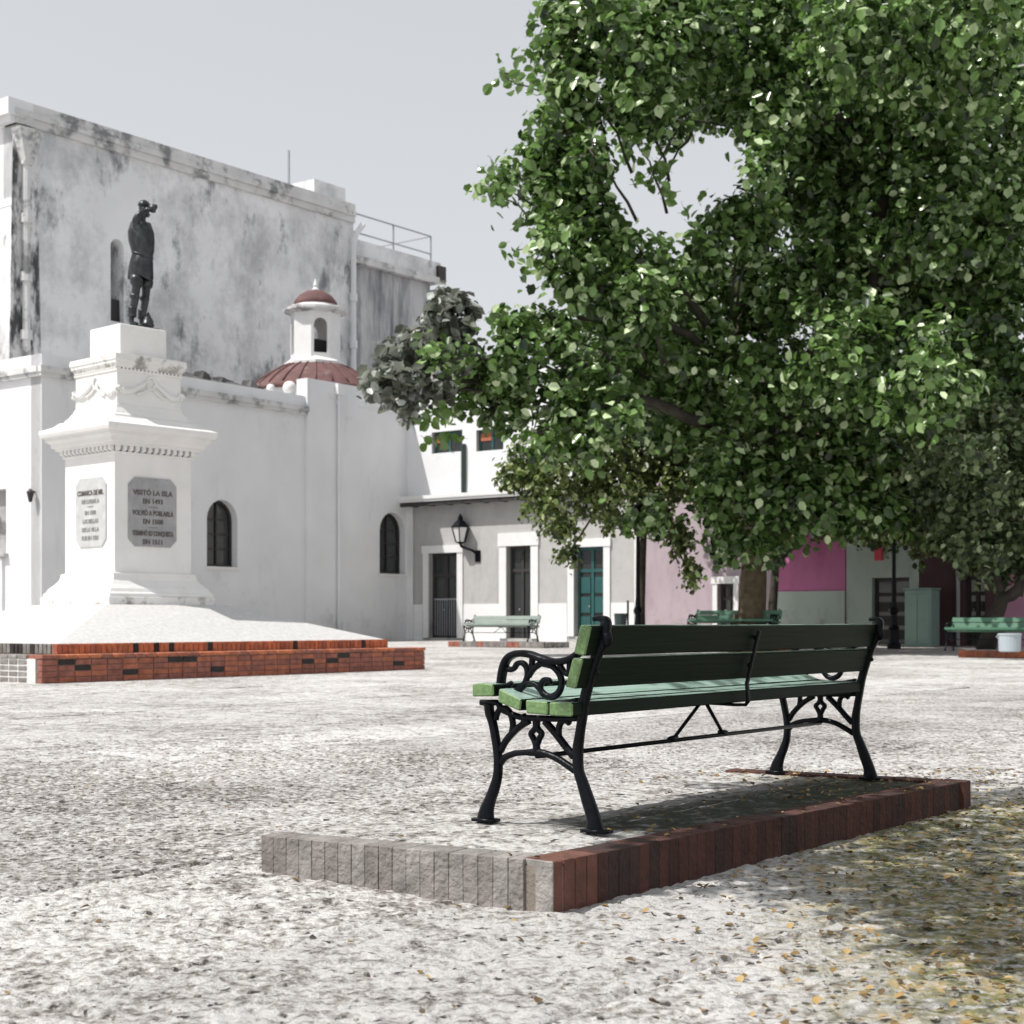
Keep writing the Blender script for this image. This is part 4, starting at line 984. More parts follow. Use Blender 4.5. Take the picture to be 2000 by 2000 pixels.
# ------------------------------------------------------------------ facades at the far side of the square (along -V)
FK = Vector((-4.2, 61.6)); FD = -V; FA = math.atan2(FD.y, FD.x)
ft = lambda px: along(FK, px, FD)
fd = lambda px: FK.y + ft(px) * FD.y
def fz(px, py): return zof(py, fd(px))
def block(name, label, px0, px1, H, holes, material, depth=8, dado=None):
    t0, t1 = ft(px0), ft(px1); o = FK + FD * t0
    r = empty(name, (o.x, o.y, 0), FA); tag(r, label, 'building'); L = t1 - t0 - .02
    hs_ = []
    for (a, b_, y0, y1) in holes:
        z1 = fz((a + b_) / 2, y0); z0 = max(.22, fz((a + b_) / 2, y1))
        hs_.append((ft(a) - t0, ft(b_) - t0, z0, z1))
    mb = holed_wall(rect(0, L, 0, H), [rect(*h) for h in hs_], 0, .45); mb.build('facade', material, r)
    mb = MB(); mb.box((0, .5, 0), (.3, depth, H - .02)); mb.box((L - .3, .5, 0), (L, depth, H - .02)); mb.box((.3, depth - .3, 0), (L - .3, depth, H - .02)); mb.box((.3, .5, H - .5), (L - .3, depth - .3, H - .3)); mb.build('walls_and_roof', material, r)
    mb = MB(); mb.box((-.0, -.28, H), (L, .6, H + .16)); mb.box((0, -.14, H - .22), (L, .0, H)); mb.build('cornice', M['trim'], r)
    return r, hs_, t0, L
def surround(r, h, wd, name='door_surround', proud=.06, top=.25):
    a, b_, z0, z1 = h
    mb = MB(); mb.box((a - wd, -proud, z0), (a, .02, z1)); mb.box((b_, -proud, z0), (b_ + wd, .02, z1)); mb.box((a - wd - .04, -proud - .03, z1), (b_ + wd + .04, .02, z1 + top)); return mb.build(name, M['trim'], r)
def door(r, h, body_m, kind='grille'):
    a, b_, z0, z1 = h; cx = (a + b_) / 2
    mb = MB(); y = .22
    mb.box((a, y, z0), (a + .1, y + .08, z1)); mb.box((b_ - .1, y, z0), (b_, y + .08, z1)); mb.box((a + .1, y, z1 - .12), (b_ - .1, y + .08, z1)); mb.box((cx - .06, y, z0), (cx + .06, y + .08, z1 - .12))
    zz = z0 + (z1 - z0) * .72; mb.box((a + .1, y + .002, zz), (cx - .06, y + .078, zz + .12)); mb.box((cx + .06, y + .002, zz), (b_ - .1, y + .078, zz + .12))
    d = mb.build('door', body_m, r)
    mb = MB()
    for (p, q) in ((a + .1, cx - .06), (cx + .06, b_ - .1)): mb.box((p, y + .05, z0), (q, y + .06, z1 - .12))
    mb.build('pane', M['glass'], d)
    if kind == 'grille':
        mb = MB()
        for x in np.arange(a + .16, b_ - .1, .12): mb.box((x - .012, y - .03, z0 + .1), (x + .012, y - .01, z0 + (z1 - z0) * .45))
        mb.box((a + .1, y - .035, z0 + (z1 - z0) * .45), (b_ - .1, y - .005, z0 + (z1 - z0) * .45 + .05)); mb.build('door_grille', M['galv'], d)
    if kind == 'panel':
        for (p, q) in ((a + .14, cx - .1), (cx + .1, b_ - .14)):
            for k in range(3): z = z0 + .15 + k * (zz - z0 - .2) / 3; mb = MB(); mb.box((p, y + .0, z), (q, y + .045, z + (zz - z0) / 3 - .2)); mb.build('door_panel', body_m, d)
    mb = MB(); mb.ball((cx - .12, y - .03, z0 + 1.1), .035, 6, 4); mb.build('handle', M['galv'], d)
    return d
# white building with the canopy and lantern
wb, wh, wt, wL = block('white_building', 'white two storey building with grey lower wall, long canopy and three tall doors', 796, 1240, 10.2,
                       [(838, 894, 1080, 1246), (990, 1038, 1066, 1247), (1122, 1180, 1068, 1243), (845, 905, 842, 884), (932, 985, 838, 880)], M['greywall'])
mb = MB(); mb.box((0, -.03, fz(796, 962)), (wL, .0, 10.0)); 
# upper white render is a skin with its own window holes
z_u = fz(840, 968)
up = holed_wall(rect(0, wL, z_u, 9.9), [rect(*wh[3]), rect(*wh[4])], -.06, -.002); up.build('upper_render', M['white'], wb)
dz = 1.62
ds = []
edges = [0] + [x for h in wh[:3] for x in (h[0] - .32, h[1] + .32)] + [wL]
for i in range(0, len(edges), 2):
    if edges[i + 1] > edges[i] + .05: mb = MB(); mb.box((edges[i], -.035, .1), (edges[i + 1], -.001, dz)); mb.build('white_dado', M['trim'], wb)
for i, h in enumerate(wh[:3]):
    surround(wb, h, (.28, .34, .28)[i], top=(.3, .5, .3)[i]); door(wb, h, (M['shutter'], M['shutter'], M['teal'])[i], ('grille', 'plain', 'panel')[i])
mb = MB(); mb.box((0, -.10, .1), (.35, -.04, z_u - .3)); mb.build('corner_pilaster', M['trim'], wb)
for i in (3, 4):
    a, b_, z0, z1 = wh[i]; cx = (a + b_) / 2
    mb = MB(); mb.box((a, .12, z0), (a + .1, .2, z1)); mb.box((b_ - .1, .12, z0), (b_, .2, z1)); mb.box((a + .1, .12, z1 - .1), (b_ - .1, .2, z1)); mb.box((cx - .05, .12, z0), (cx + .05, .2, z1 - .1)); wf = mb.build('window', M['teal'], wb)
    mb = MB(); mb.box((a + .1, .15, z0), (b_ - .1, .17, z1 - .1)); mb.build('pane', M['glass'], wf)
    mb = MB(); mb.box((a + .1, .11, z1 - .42), (cx - .05, .14, z1 - .12)); mb.build('shutter', M['orange_in'], wf)
# canopy slab with gutter and beams
zc = fz(800, 984)
mb = MB(); mb.box((-.0, -.55, zc), (wL - 1.2, -.06, zc + .14)); mb.box((-.12, -.60, zc + .10), (wL - 1.1, -.55, zc + .24)); mb.build('canopy', M['trim'], wb)
bj = MB(); bj.box((0, -.5, zc - .16), (wL - 1.2, -.36, zc - .002))
for x in np.arange(.5, wL - 1.4, .9): bj.box((x, -.50, zc - .17), (x + .12, -.06, zc - .003))
bj.build('canopy_beam', M['shutter'], wb)
x = ft(909); mb = MB(); mb.tube([(x, -.14, fz(909, 868)), (x, -.14, zc + .3)], .10, 8); mb.build('downpipe', M['dgreen'], wb)
x = ft(1037)
# wall lantern on a bracket
wl = empty('wall_lantern', tuple((*(FK + FD * ft(934)), 0)), FA); wl.location.z = fz(934, 1085)
tag(wl, 'black iron wall lantern on a curled bracket between two doors of the white building', 'lantern')
mb = MB(); mb.tube(catmull([(0, -.03, 0), (-.1, -.2, .18), (-.35, -.3, .28), (-.55, -.34, .36), (-.60, -.35, .48)], 5), [.055] * 21, 6); mb.box((-.12, -.05, -.25), (.12, 0, .2)); mb.build('bracket', M['iron'], wl)
mb = MB(); c = (-.60, -.35); mb.lathe([(.05, .45), (.17, .50), (.20, .52)], 6, c); mb.lathe([(.36, 1.08), (.38, 1.12), (.22, 1.30), (.12, 1.38), (.10, 1.5), (.03, 1.62)], 6, c)
for k in range(6):
    a = 2 * math.pi * k / 6; mb.tube([(c[0] + .19 * math.cos(a), c[1] + .19 * math.sin(a), .52), (c[0] + .36 * math.cos(a), c[1] + .36 * math.sin(a), 1.10)], .022, 5)
mb.build('lantern_frame', M['iron'], wl)
mb = MB(); mb.lathe([(.17, .53), (.33, 1.08)], 6, c); mb.build('lantern_glass', M['lampglass'], wl)

pb, ph, _, _ = block('pale_pink_building', 'pale pink single storey building behind the lamp post and the big tree trunk', 1241, 1508, 8.2, [(1402, 1434, 1140, 1262)], M['palepink'])
surround(pb, ph[0], .18); door(pb, ph[0], M['shutter'], 'plain')
mb = MB(); mb.box((.02, -.10, .1), (.36, -.001, 8.0)); mb.build('corner_pilaster', M['trim'], pb)
mb_, mh, _, mL = block('magenta_building', 'bright pink building with pale mint lower wall, dappled by tree shade', 1509, 1652, 8.8, [], M['magenta'])
mb = MB(); mb.box((0, -.05, .1), (mL, -.001, fz(1560, 1155))); mb.build('mint_dado', M['mint'], mb_)
gb, gh2, _, gL = block('mint_building', 'whitish mint building with a dark double door right of the bright pink house', 1653, 1796, 8.4, [(1703, 1776, 1128, 1268)], M['mint'])
door(gb, gh2[0], M['shutter'], 'panel')
mb = MB(); xs = gh2[0][0]; mb.box((xs + .15, -.16, gh2[0][3] + .55), (xs + .4, -.06, gh2[0][3] + .95)); mb.build('red_sign', M['redsign'], gb)
M['shadowed'] = mat('shaded_pink_wall', (0.085, 0.042, 0.050), 0.85, var=0.15, vscale=1, bump=0.2)  # stretch of the pink front with its shade painted into the colour
M['rose'] = mat('rose_pink_wall', (0.50, 0.25, 0.36), 0.85, var=0.08, vscale=1, bump=0.2)
db, dh, _, dL = block('shaded_pink_building', 'dark maroon pink building, its shade painted in, between the mint building and the rose pink one', 1797, 1944, 8.0, [(1884, 1925, 1125, 1266)], M['shadowed'])
door(db, dh[0], M['shutter'], 'panel')
mb = MB(); x = ft(1873) - ft(1797); mb.tube([(x, -.08, .2), (x, -.08, 8)], .06, 6); mb.build('downpipe', M['galv'], db)
rb, rh, _, _ = block('rose_building', 'rose pink building at the far right end of the square', 1945, 2500, 8.3, [(2040, 2110, 1120, 1262)], M['rose'])
door(rb, rh[0], M['shutter'], 'panel')
# utility cabinet, can, bin
q = FK + FD * ft(1798) - U * .9
cab = empty('utility_cabinet', (q.x, q.y, gh(q.x, q.y)), FA); tag(cab, 'pale green upright metal utility cabinet against the shaded pink wall beside the mint building', 'cabinet')
mb = MB(); mb.box((0, -.35, 0), (.85, .35, 1.75)); mb.build('cabinet_body', M['util'], cab, bevel=.02)
mb = MB(); mb.box((.05, -.37, .1), (.41, -.352, 1.62)); mb.box((.44, -.37, .1), (.80, -.352, 1.62)); mb.build('cabinet_door', M['util'], cab, bevel=.006)
mb = MB(); mb.box((-.03, -.4, 1.752), (.88, .38, 1.80)); mb.build('cabinet_lid', M['util'], cab)
q = at(1972, 1213, 34.6)
can = empty('metal_can', (q.x, q.y, z4 + .165)); tag(can, 'round white metal container standing under the bench at the right edge', 'container')
mb = MB(); mb.lathe([(.20, 0), (.24, .02), (.25, .36), (.265, .38), (.265, .41), (.22, .42)], 20); mb.build('drum', M['pot'], can, smooth=False)
mb = MB(); mb.tube([(-.26, 0, .3), (-.30, 0, .34), (-.26, 0, .38)], .012, 6); mb.build('handle', M['galv'], can)
q = at(1212, 1213, 50)
bn = empty('litter_bin', (q.x, q.y, gh(q.x, q.y))); tag(bn, 'dark litter bin hung on a thin post near the lamp post', 'bin')
mb = MB(); mb.lathe([(.15, .45), (.18, .5), (.21, 1.0), (.22, 1.03)], 12); mb.build('bin_body', M['bin'], bn)
mb = MB(); mb.tube([(.24, 0, 0), (.24, 0, 1.45)], .035, 8); mb.build('post', M['iron'], bn)

# lamp posts
def lamp_post(px, d, H, label):
    q = at(px, 1213, d); r = empty('lamp_post', (q.x, q.y, gh(q.x, q.y) - .01)); tag(r, label, 'lamp post', 'black lamp posts')
    mb = MB(); mb.lathe([(.20, 0), (.20, .12), (.15, .2), (.14, .55), (.16, .62), (.10, .7), (.085, 1.0), (.12, 1.05), (.13, 1.12), (.08, 1.22), (.062, 1.5), (.05, H - .75)], 12); mb.build('post', M['iron'], r, smooth=False)
    mb = MB()
    mb.lathe([(.06, H - .76), (.13, H - .7), (.14, H - .68)], 8); mb.lathe([(.25, H - .15), (.26, H - .12), (.14, H + .02), (.05, H + .1), (.02, H + .2)], 8)
    for k in range(4):
        a = math.pi / 4 + k * math.pi / 2; mb.tube([(.13 * math.cos(a), .13 * math.sin(a), H - .68), (.24 * math.cos(a), .24 * math.sin(a), H - .15)], .014, 5)
    mb.build('lantern_frame', M['iron'], r)
    mb = MB(); mb.lathe([(.115, H - .67), (.22, H - .16)], 8); mb.build('lantern_glass', M['lampglass'], r)
lamp_post(1246, 43, 4.0, 'black lamp post with fluted base standing before the pale pink building')
lamp_post(1746, 44, 4.2, 'black lamp post standing in front of the dark door of the mint building')

# ------------------------------------------------------------------ trees
def leaf_mesh(name, centers, normals, dirs, sizes, material, parent, kind=None):
    n = len(centers); z = normals / np.linalg.norm(normals, axis=1, keepdims=True)
    x = dirs - z * (dirs * z).sum(1, keepdims=True); x /= np.linalg.norm(x, axis=1, keepdims=True) + 1e-9
    y = np.cross(z, x)
    shape = np.array([(-.5, 0, 0), (-.22, .33, .10), (.22, .36, .10), (.55, 0, -.10), (.22, -.36, .10), (-.22, -.33, .10)])
    sc = sizes[:, None, None]
    v = centers[:, None, :] + sc * (shape[None, :, 0:1] * x[:, None, :] + shape[None, :, 1:2] * y[:, None, :] + shape[None, :, 2:3] * z[:, None, :])
    v = v.reshape(-1, 3)
    base = (np.arange(n) * 6)[:, None]
    f = np.concatenate([base + np.array([[0, 3, 2, 1]]), base + np.array([[0, 5, 4, 3]])], axis=1).reshape(-1, 4)
    me = bpy.data.meshes.new(name); me.vertices.add(len(v)); me.vertices.foreach_set('co', v.astype(np.float32).ravel())
    nf = len(f); me.loops.add(nf * 4); me.loops.foreach_set('vertex_index', f.astype(np.int32).ravel())
    me.polygons.add(nf); me.polygons.foreach_set('loop_start', np.arange(0, nf * 4, 4, dtype=np.int32)); me.polygons.foreach_set('loop_total', np.full(nf, 4, dtype=np.int32))
    me.materials.append(material); me.update(); me.validate()
    o = bpy.data.objects.new(name, me); COL.objects.link(o); o.parent = parent
    if kind: o['kind'] = kind
    return o
def foliage(lobes, dens, size, root, material, seed, name='foliage', clump=.32, droop=.3, shell=.5, yfl=1.15, cl=14):
    """lobes: (center world, radius)"""
    r = np.random.default_rng(seed); C = []; Nn = []; D = []; Z = []
    o = np.array(root.location)
    for c, rad in lobes:
        c = np.array(c); nl = int(dens * rad * rad); nc = max(5, int(nl / cl))
        d = r.normal(size=(nc, 3)); d /= np.linalg.norm(d, axis=1, keepdims=True)
        rr = r.random(nc) ** shell
        cc = d * rr[:, None] * rad * np.array([1, yfl, 1]) * (1 + .12 * r.normal(size=(nc, 1)))
        idx = r.integers(0, nc, nl)
        off = r.normal(size=(nl, 3)) * clump * .55
        pos = cc[idx] + off
        outd = off / (np.linalg.norm(off, axis=1, keepdims=True) + 1e-6) * .6 + d[idx] * .6
        nrm = outd * .7 + np.array([0, 0, .55]) + r.normal(size=(nl, 3)) * .55
        di = r.normal(size=(nl, 3)) + outd * .8 + np.array([0, 0, -droop])
        C.append(pos + c - o); Nn.append(nrm); D.append(di); Z.append(size * r.uniform(.6, 1.35, nl))
    C = np.concatenate(C); Nn = np.concatenate(Nn); D = np.concatenate(D); Z = np.concatenate(Z)
    return leaf_mesh(name, C, Nn, D, Z, material, root, 'stuff')
def limb(root, P0, P1, r0, r1, mt, name='limb', sag=0.5, n=7, seed=0):
    r = random.Random(seed); P0 = Vector(P0); P1 = Vector(P1); L = (P1 - P0).length; pts = []
    for i in range(n + 1):
        t_ = i / n; p_ = P0.lerp(P1, t_); p_ = p_ + Vector((0, 0, sag * L * .25 * math.sin(math.pi * t_)))
        if 0 < i < n: p_ += Vector((r.uniform(-1, 1), r.uniform(-1, 1), r.uniform(-1, 1))) * L * .025
        pts.append(p_ - root.location)
    mb = MB(); mb.tube(pts, [r0 + (r1 - r0) * (i / n) ** .8 for i in range(n + 1)], 8)
    return mb.build(name, mt, root, smooth=True)
def twigs(root, pairs, mt, seed=1, r0=.05, r1=.015, sag=.3):
    r = random.Random(seed); mb = MB()
    for A_, B_ in pairs:
        A_ = Vector(A_); B_ = Vector(B_); L = (B_ - A_).length; pts = []
        for i in range(6):
            t_ = i / 5; p_ = A_.lerp(B_, t_) + Vector((0, 0, sag * L * .2 * math.sin(math.pi * t_)))
            if 0 < i < 5: p_ += Vector((r.uniform(-1, 1), r.uniform(-1, 1), r.uniform(-1, 1))) * L * .03
            pts.append(p_ - root.location)
        mb.tube(pts, [r0 + (r1 - r0) * i / 5 for i in range(6)], 5)
    o = mb.build('twigs', mt, root, smooth=True); o['kind'] = 'stuff'; return o

# --- big tree in the middle of the square's far side
q = at(1465, 1213, 40.5)
big = empty('broadleaf_tree', (q.x, q.y, gh(q.x, q.y) + .1)); tag(big, 'huge spreading green tree with tan trunk before the pink buildings', 'tree')
T = [(1140, 50, 85), (1260, 40, 110), (1400, 60, 130), (1560, 60, 140), (1720, 60, 150), (1880, 60, 150), (2010, 80, 150), (1150, 175, 62), (1250, 180, 85), (1370, 170, 90), (1500, 200, 100), (1640, 200, 120), (1800, 220, 130), (1950, 240, 130),
     (1095, 100, 42), (1090, 275, 50), (1070, 330, 55), (1150, 290, 42), (1110, 390, 62), (1085, 470, 45), (1125, 470, 45), (1210, 500, 35), (1290, 235, 52), (1240, 265, 35), (1530, 290, 62), (1480, 400, 62), (1570, 370, 85), (1440, 470, 62), (1370, 520, 52), (1330, 590, 72), (1250, 590, 62), (1170, 585, 58), (1180, 420, 26),
     (1680, 360, 115), (1820, 400, 130), (1960, 420, 130), (1090, 640, 62), (1010, 655, 45), (1180, 680, 95), (1310, 690, 105), (1460, 590, 105), (1600, 530, 115), (1760, 570, 130), (1930, 590, 130), (930, 735, 50), (880, 790, 42), (970, 790, 58), (1060, 770, 80), (1190, 790, 90), (1330, 800, 100), (1480, 740, 105), (1640, 700, 115), (1800, 730, 120), (1960, 740, 120), (1050, 845, 40), (1110, 850, 60),
     (1000, 700, 50), (1480, 215, 60), (1130, 525, 38), (1060, 515, 30),
     (980, 365, 26), (1000, 335, 18), (950, 372, 10), (1075, 225, 22), (870, 690, 35), (1240, 90, 80), (1350, 1010-900, 60)]
R_ = random.Random(3); lob = []; lobinfo = []
for (x, y, r) in T:
    d = R_.uniform(34.5, 41.5); 
    if x < 1150: d = R_.uniform(35, 38)
    c = at(x, y, d); lob.append((tuple(c), r / F * d)); lobinfo.append((x, y, r, c))
for (x, y, r) in ((1200, 435, 42), (1150, 470, 45), (1235, 475, 36), (1250, 545, 50), (1300, 520, 42), (1185, 530, 50), (1425, 425, 50), (1390, 495, 45), (1150, 335, 42), (1130, 400, 50), (1100, 330, 50), (1100, 30, 45), (1095, 95, 42), (1120, 150, 50), (1105, 220, 42), (1060, 390, 36), (1080, 440, 40), (1260, 590, 50), (1480, 330, 50)):
    d = R_.uniform(35.5, 37.5); lob.append((tuple(at(x, y, d)), r / F * d))
# deeper fill behind solid zones
for (x, y, r) in T:
    if r >= 85:
        d = R_.uniform(42, 46); c = at(x + R_.uniform(-25, 35), y + R_.uniform(-20, 30), d)
        if 1150 < x < 1500 and 230 < y < 520: continue
        lob.append((tuple(c), r * .85 / F * d))
for x, y, r in ((1430, 960, 50), (1490, 1010, 46), (1440, 1055, 40), (1505, 1075, 28), (1535, 980, 50), (1480, 930, 60), (1395, 1000, 40), (1415, 1085, 20), (1560, 1030, 30), (1600, 930, 60), (1690, 900, 70), (1380, 900, 70), (1620, 1000, 45), (1680, 1010, 45), (1740, 1000, 50), (1560, 960, 60), (1650, 960, 60), (1600, 875, 55), (1245, 1015, 28), (1285, 1000, 30), (1560, 870, 50)):
    lob.append((tuple(at(x, y, 38.6)), r / F * 38.6))
foliage(lob, 640, .235, big, M['leaf'], 21, clump=.40, cl=34, shell=.33)
junc = at(1500, 960, 40.0)
mb = MB(); b0 = at(1465, 1262, 40.5) - big.location
tr = [(0, 0, -.15, .6), (.02, 0, .25, .45), (.05, 0, 1.0, .37), (.1, 0, 2.0, .34), (.22, -.02, 3.2, .36), (.45, -.1, 4.3, .42)]
mb.tube([t_[:3] for t_ in tr], [t_[3] for t_ in tr], 14)
for k in range(7):
    a = k * .9 + .3; mb.tube([(.75 * math.cos(a), .75 * math.sin(a), -.12), (.45 * math.cos(a), .45 * math.sin(a), .12), (.3 * math.cos(a), .3 * math.sin(a), .9)], [.10, .16, .12], 6)
mb.build('trunk', M['bark'], big, smooth=True)
J = [at(1500, 930, 40.3), at(1560, 760, 39.5), at(1700, 560, 39.5), at(1420, 700, 39.0), at(1750, 300, 40), at(1350, 820, 38.5)]
for i, (a, b_, r0, r1) in enumerate([(J[0], J[1], .42, .33), (J[1], J[2], .33, .25), (J[1], J[3], .26, .16), (J[2], J[4], .25, .14), (J[0], J[5], .24, .14), (J[5], at(1080, 780, 37), .15, .05), (J[3], at(1200, 430, 37), .15, .05), (J[4], at(1540, 190, 38), .14, .06), (J[2], at(1940, 430, 38.5), .2, .08), (J[3], at(1130, 620, 36.5), .13, .05), (J[4], at(1880, 60, 40), .14, .06), (J[4], at(1400, 60, 39), .14, .05)]):
    limb(big, a, b_, r0, r1, M['darkbark'], seed=i, sag=.3)
prs = []
for (x, y, r, c) in lobinfo:
    j = min(J, key=lambda q_: (q_ - c).length); prs.append((j.lerp(c, .35) if (j - c).length < 4 else c.lerp(j, 2.2 / (j - c).length), c))
    for _ in range(2): prs.append((c, c + Vector((R_.uniform(-1, 1), R_.uniform(-1, 1), R_.uniform(-1, 1))) * r / F * 37 * .9))
prs += [(at(1350, 260, 38), at(1285, 380, 37)), (at(1178, 270, 37), at(1176, 430, 37))]
twigs(big, prs, M['darkbark'], 4, .045, .012)
# single large leaves at the edge of the crown: own parts
def single_leaves(root, spots, size, material, seed):
    r = random.Random(seed)
    mes = []
    for k in range(4):
        mb = MB(); cv = .08 + .05 * k
        V_ = [(-.5, 0, 0), (-.3, .27, cv * .6), (0, .38, cv), (.3, .27, cv * .5), (.58, 0, -cv), (.3, -.27, cv * .5), (0, -.38, cv), (-.3, -.27, cv * .6), (0, 0, 0)]
        mb.add(V_, [(0, 8, 2, 1), (8, 4, 3, 2), (0, 7, 6, 8), (8, 6, 5, 4)]); mb.tube([(-.9, .0, .12), (-.5, 0, 0)], .02, 4); mes.append(mb.mesh('leaf', material, fix=False))
    for c in spots:
        o = bpy.data.objects.new('leaf', r.choice(mes)); COL.objects.link(o); o.parent = root
        o.location = Vector(c) - root.location; o.rotation_euler = (r.uniform(.4, 2.2), r.uniform(-1, 1), r.uniform(0, 6.28)); s_ = size * r.uniform(.75, 1.3); o.scale = (s_, s_, s_)
sp = []
for (x, y, r, n) in ((1070, 525, 34, 14), (1005, 495, 22, 8), (965, 350, 38, 26), (945, 372, 12, 5), (1010, 140, 36, 18), (1035, 150, 25, 9), (1045, 85, 20, 6), (1265, 350, 28, 14), (1290, 330, 18, 7), (1310, 375, 14, 5), (1370, 380, 12, 4), (1340, 420, 14, 4), (1010, 290, 14, 5), (985, 610, 28, 12), (1100, 560, 30, 9), (840, 820, 42, 18), (870, 855, 30, 10), (1000, 640, 30, 10), (905, 700, 25, 9), (1160, 545, 40, 12), (1050, 30, 20, 6), (1075, 410, 30, 12), (1050, 300, 30, 12), (1220, 470, 30, 12), (1290, 470, 25, 7), (1010, 440, 15, 3)):
    for _ in range(n): sp.append(at(x + R_.gauss(0, r * .55), y + R_.gauss(0, r * .5), R_.uniform(35.6, 36.8)))
single_leaves(big, sp, .27, M['leaf'], 8)
twigs(big, [(at(1100, 340, 36.5), at(955, 365, 36.2)), (at(1110, 200, 36.5), at(985, 150, 36.2)), (at(1110, 470, 36.5), at(1005, 490, 36.2)), (at(1120, 480, 36.5), at(1070, 530, 36.2)), (at(1320, 260, 37), at(1265, 360, 36.2)), (at(1000, 145, 36.2), at(975, 140, 36.2))], M['darkbark'], 5, .03, .012, 0)

# --- grey leaved tree at the left of the big one
q = at(905, 1213, 39.0)
gt = empty('grey_leaved_tree', (at(905, 1213, 39).x, 39.0, gh(-1, 39))); 
tag(gt, 'grey green leafy bough reaching left over the chapel wall from the big tree', 'tree')
TG = [(885, 615, 32), (850, 625, 30), (830, 660, 36), (880, 660, 36), (800, 695, 34), (845, 710, 36), (765, 715, 30), (790, 750, 30), (745, 745, 22), (830, 765, 30), (800, 790, 22), (910, 640, 20), (725, 755, 14), (870, 590, 26), (905, 610, 24), (760, 690, 28), (720, 740, 16), (815, 640, 26), (880, 700, 34), (860, 750, 30), (770, 780, 20), (800, 815, 16), (905, 670, 26)]
lobg = []
for (x, y, r) in TG:
    d = R_.uniform(35.5, 37.5); lobg.append((tuple(at(x, y, d)), r / F * d))
gt.location = at(930, 745, 37.0)
foliage(lobg, 640, .26, gt, M['gleaf'], 31, clump=.22)
for i, (x, y) in enumerate(((740, 745), (860, 630), (800, 780), (790, 700))): limb(gt, at(985, 760, 37.2), at(x, y, 36.5), .07, .02, M['darkbark'], seed=50 + i, sag=.1)
spg = [at(R_.choice(TG)[0] + R_.gauss(0, 26), 0, 36) for _ in range(0)]
for _ in range(60):
    x, y, r = R_.choice(TG); a = R_.uniform(0, 6.28); spg.append(at(x + r * math.cos(a), y + r * math.sin(a), R_.uniform(35.4, 36.4)))
single_leaves(gt, spg, .26, M['gleaf'], 18)

# --- lower, finer leaved trees
q = at(1251, 1213, 45.5)
t2 = empty('small_leaved_tree', (q.x, q.y, gh(q.x, q.y))); tag(t2, 'lower olive green small leaved tree hanging over the lamp post and the white building doors', 'tree')
T2 = [(1065, 960, 62), (1000, 935, 30), (985, 930, 18), (1100, 1035, 42), (1110, 1085, 26), (1180, 940, 85), (1300, 930, 95), (1400, 900, 90), (1260, 1010, 50), (1190, 1010, 38), (1335, 1050, 42), (1348, 1110, 24), (1350, 1140, 14), (1030, 900, 50), (1120, 890, 70), (1300, 850, 80), (1240, 870, 60)]
lob2 = [(tuple(at(x, y, 44 + R_.uniform(-2, 2))), r / F * 44) for x, y, r in T2]
foliage(lob2, 1150, .16, t2, M['leaf2'], 41, clump=.20, droop=.8)
mb = MB(); jn = at(1262, 905, 45) - t2.location; mb.tube([(0, 0, -.1), (.02, 0, 1.2), (.06, 0, 2.6), tuple(jn)], [.16, .12, .11, .09], 8); mb.build('trunk', M['darkbark'], t2, smooth=True)
for i, (x, y) in enumerate(((1070, 960), (1110, 1080), (1345, 1120), (1180, 920), (1390, 900))): limb(t2, jn + t2.location, at(x, y, 44), .08, .02, M['darkbark'], seed=70 + i, sag=.2)
q = at(1500, 1213, 41)
t3 = empty('olive_tree', (at(1512, 1213, 48.8).x, 48.8, gh(9, 48.3))); tag(t3, 'dense dark olive tree filling the middle behind the big trunk', 'tree')
T3 = [(1500, 900, 85), (1420, 980, 62), (1380, 940, 60), (1500, 1000, 62), (1580, 940, 90), (1570, 1010, 48), (1660, 900, 90), (1680, 980, 70), (1740, 930, 90), (1760, 1020, 55), (1700, 1030, 40), (1800, 960, 80), (1810, 1050, 45), (1440, 1050, 45), (1500, 1060, 40)]
T3 += [(1500, 1030, 45), (1540, 800, 70), (1640, 800, 80), (1450, 850, 70), (1740, 820, 80), (1380, 860, 60), (1330, 900, 55)]
lob3 = []
for x, y, r in T3:
    d = fd(x) - R_.uniform(1.8, 3.4); lob3.append((tuple(at(x, y, d)), r / F * d))
for x, y, r in ((1430, 960, 55), (1490, 1010, 50), (1440, 1050, 42), (1500, 1075, 30), (1530, 980, 50), (1480, 930, 60), (1400, 1000, 40)):
    lob3.append((tuple(at(x, y, 41.0)), r / F * 41)) if False else None
foliage(lob3, 1000, .17, t3, M['leaf2'], 43, clump=.22, droop=.6)
mb = MB(); jn = at(1640, 960, 48.3) - t3.location; mb.tube([(0, 0, -.1), (-.05, 0, 1.2), (.05, 0, 2.6), tuple(jn)], [.2, .15, .13, .12], 8); mb.build('trunk', M['darkbark'], t3, smooth=True)
for i, (x, y) in enumerate(((1500, 900), (1440, 1020), (1760, 1000), (1700, 880))): limb(t3, jn + t3.location, at(x, y, 47.5), .1, .03, M['darkbark'], seed=80 + i, sag=.2)
q = at(1985, 1213, 38)
t4 = empty('leaning_tree', (at(1925, 1213, 39.5).x, 39.5, gh(12, 39))); tag(t4, 'dark leaning tree with a crooked trunk at the right edge of the square', 'tree')
T4 = [(1850, 870, 85), (1930, 850, 95), (2010, 880, 95), (1840, 960, 75), (1920, 960, 85), (2000, 980, 85), (1880, 1040, 60), (1960, 1060, 62), (1910, 1100, 36), (1990, 1100, 48), (1950, 1120, 26), (1840, 1000, 50), (2080, 950, 100), (2080, 1060, 70)]
lob4 = [(tuple(at(x, y, 38.5 + R_.uniform(-2, 2))), r / F * 38.5) for x, y, r in T4]
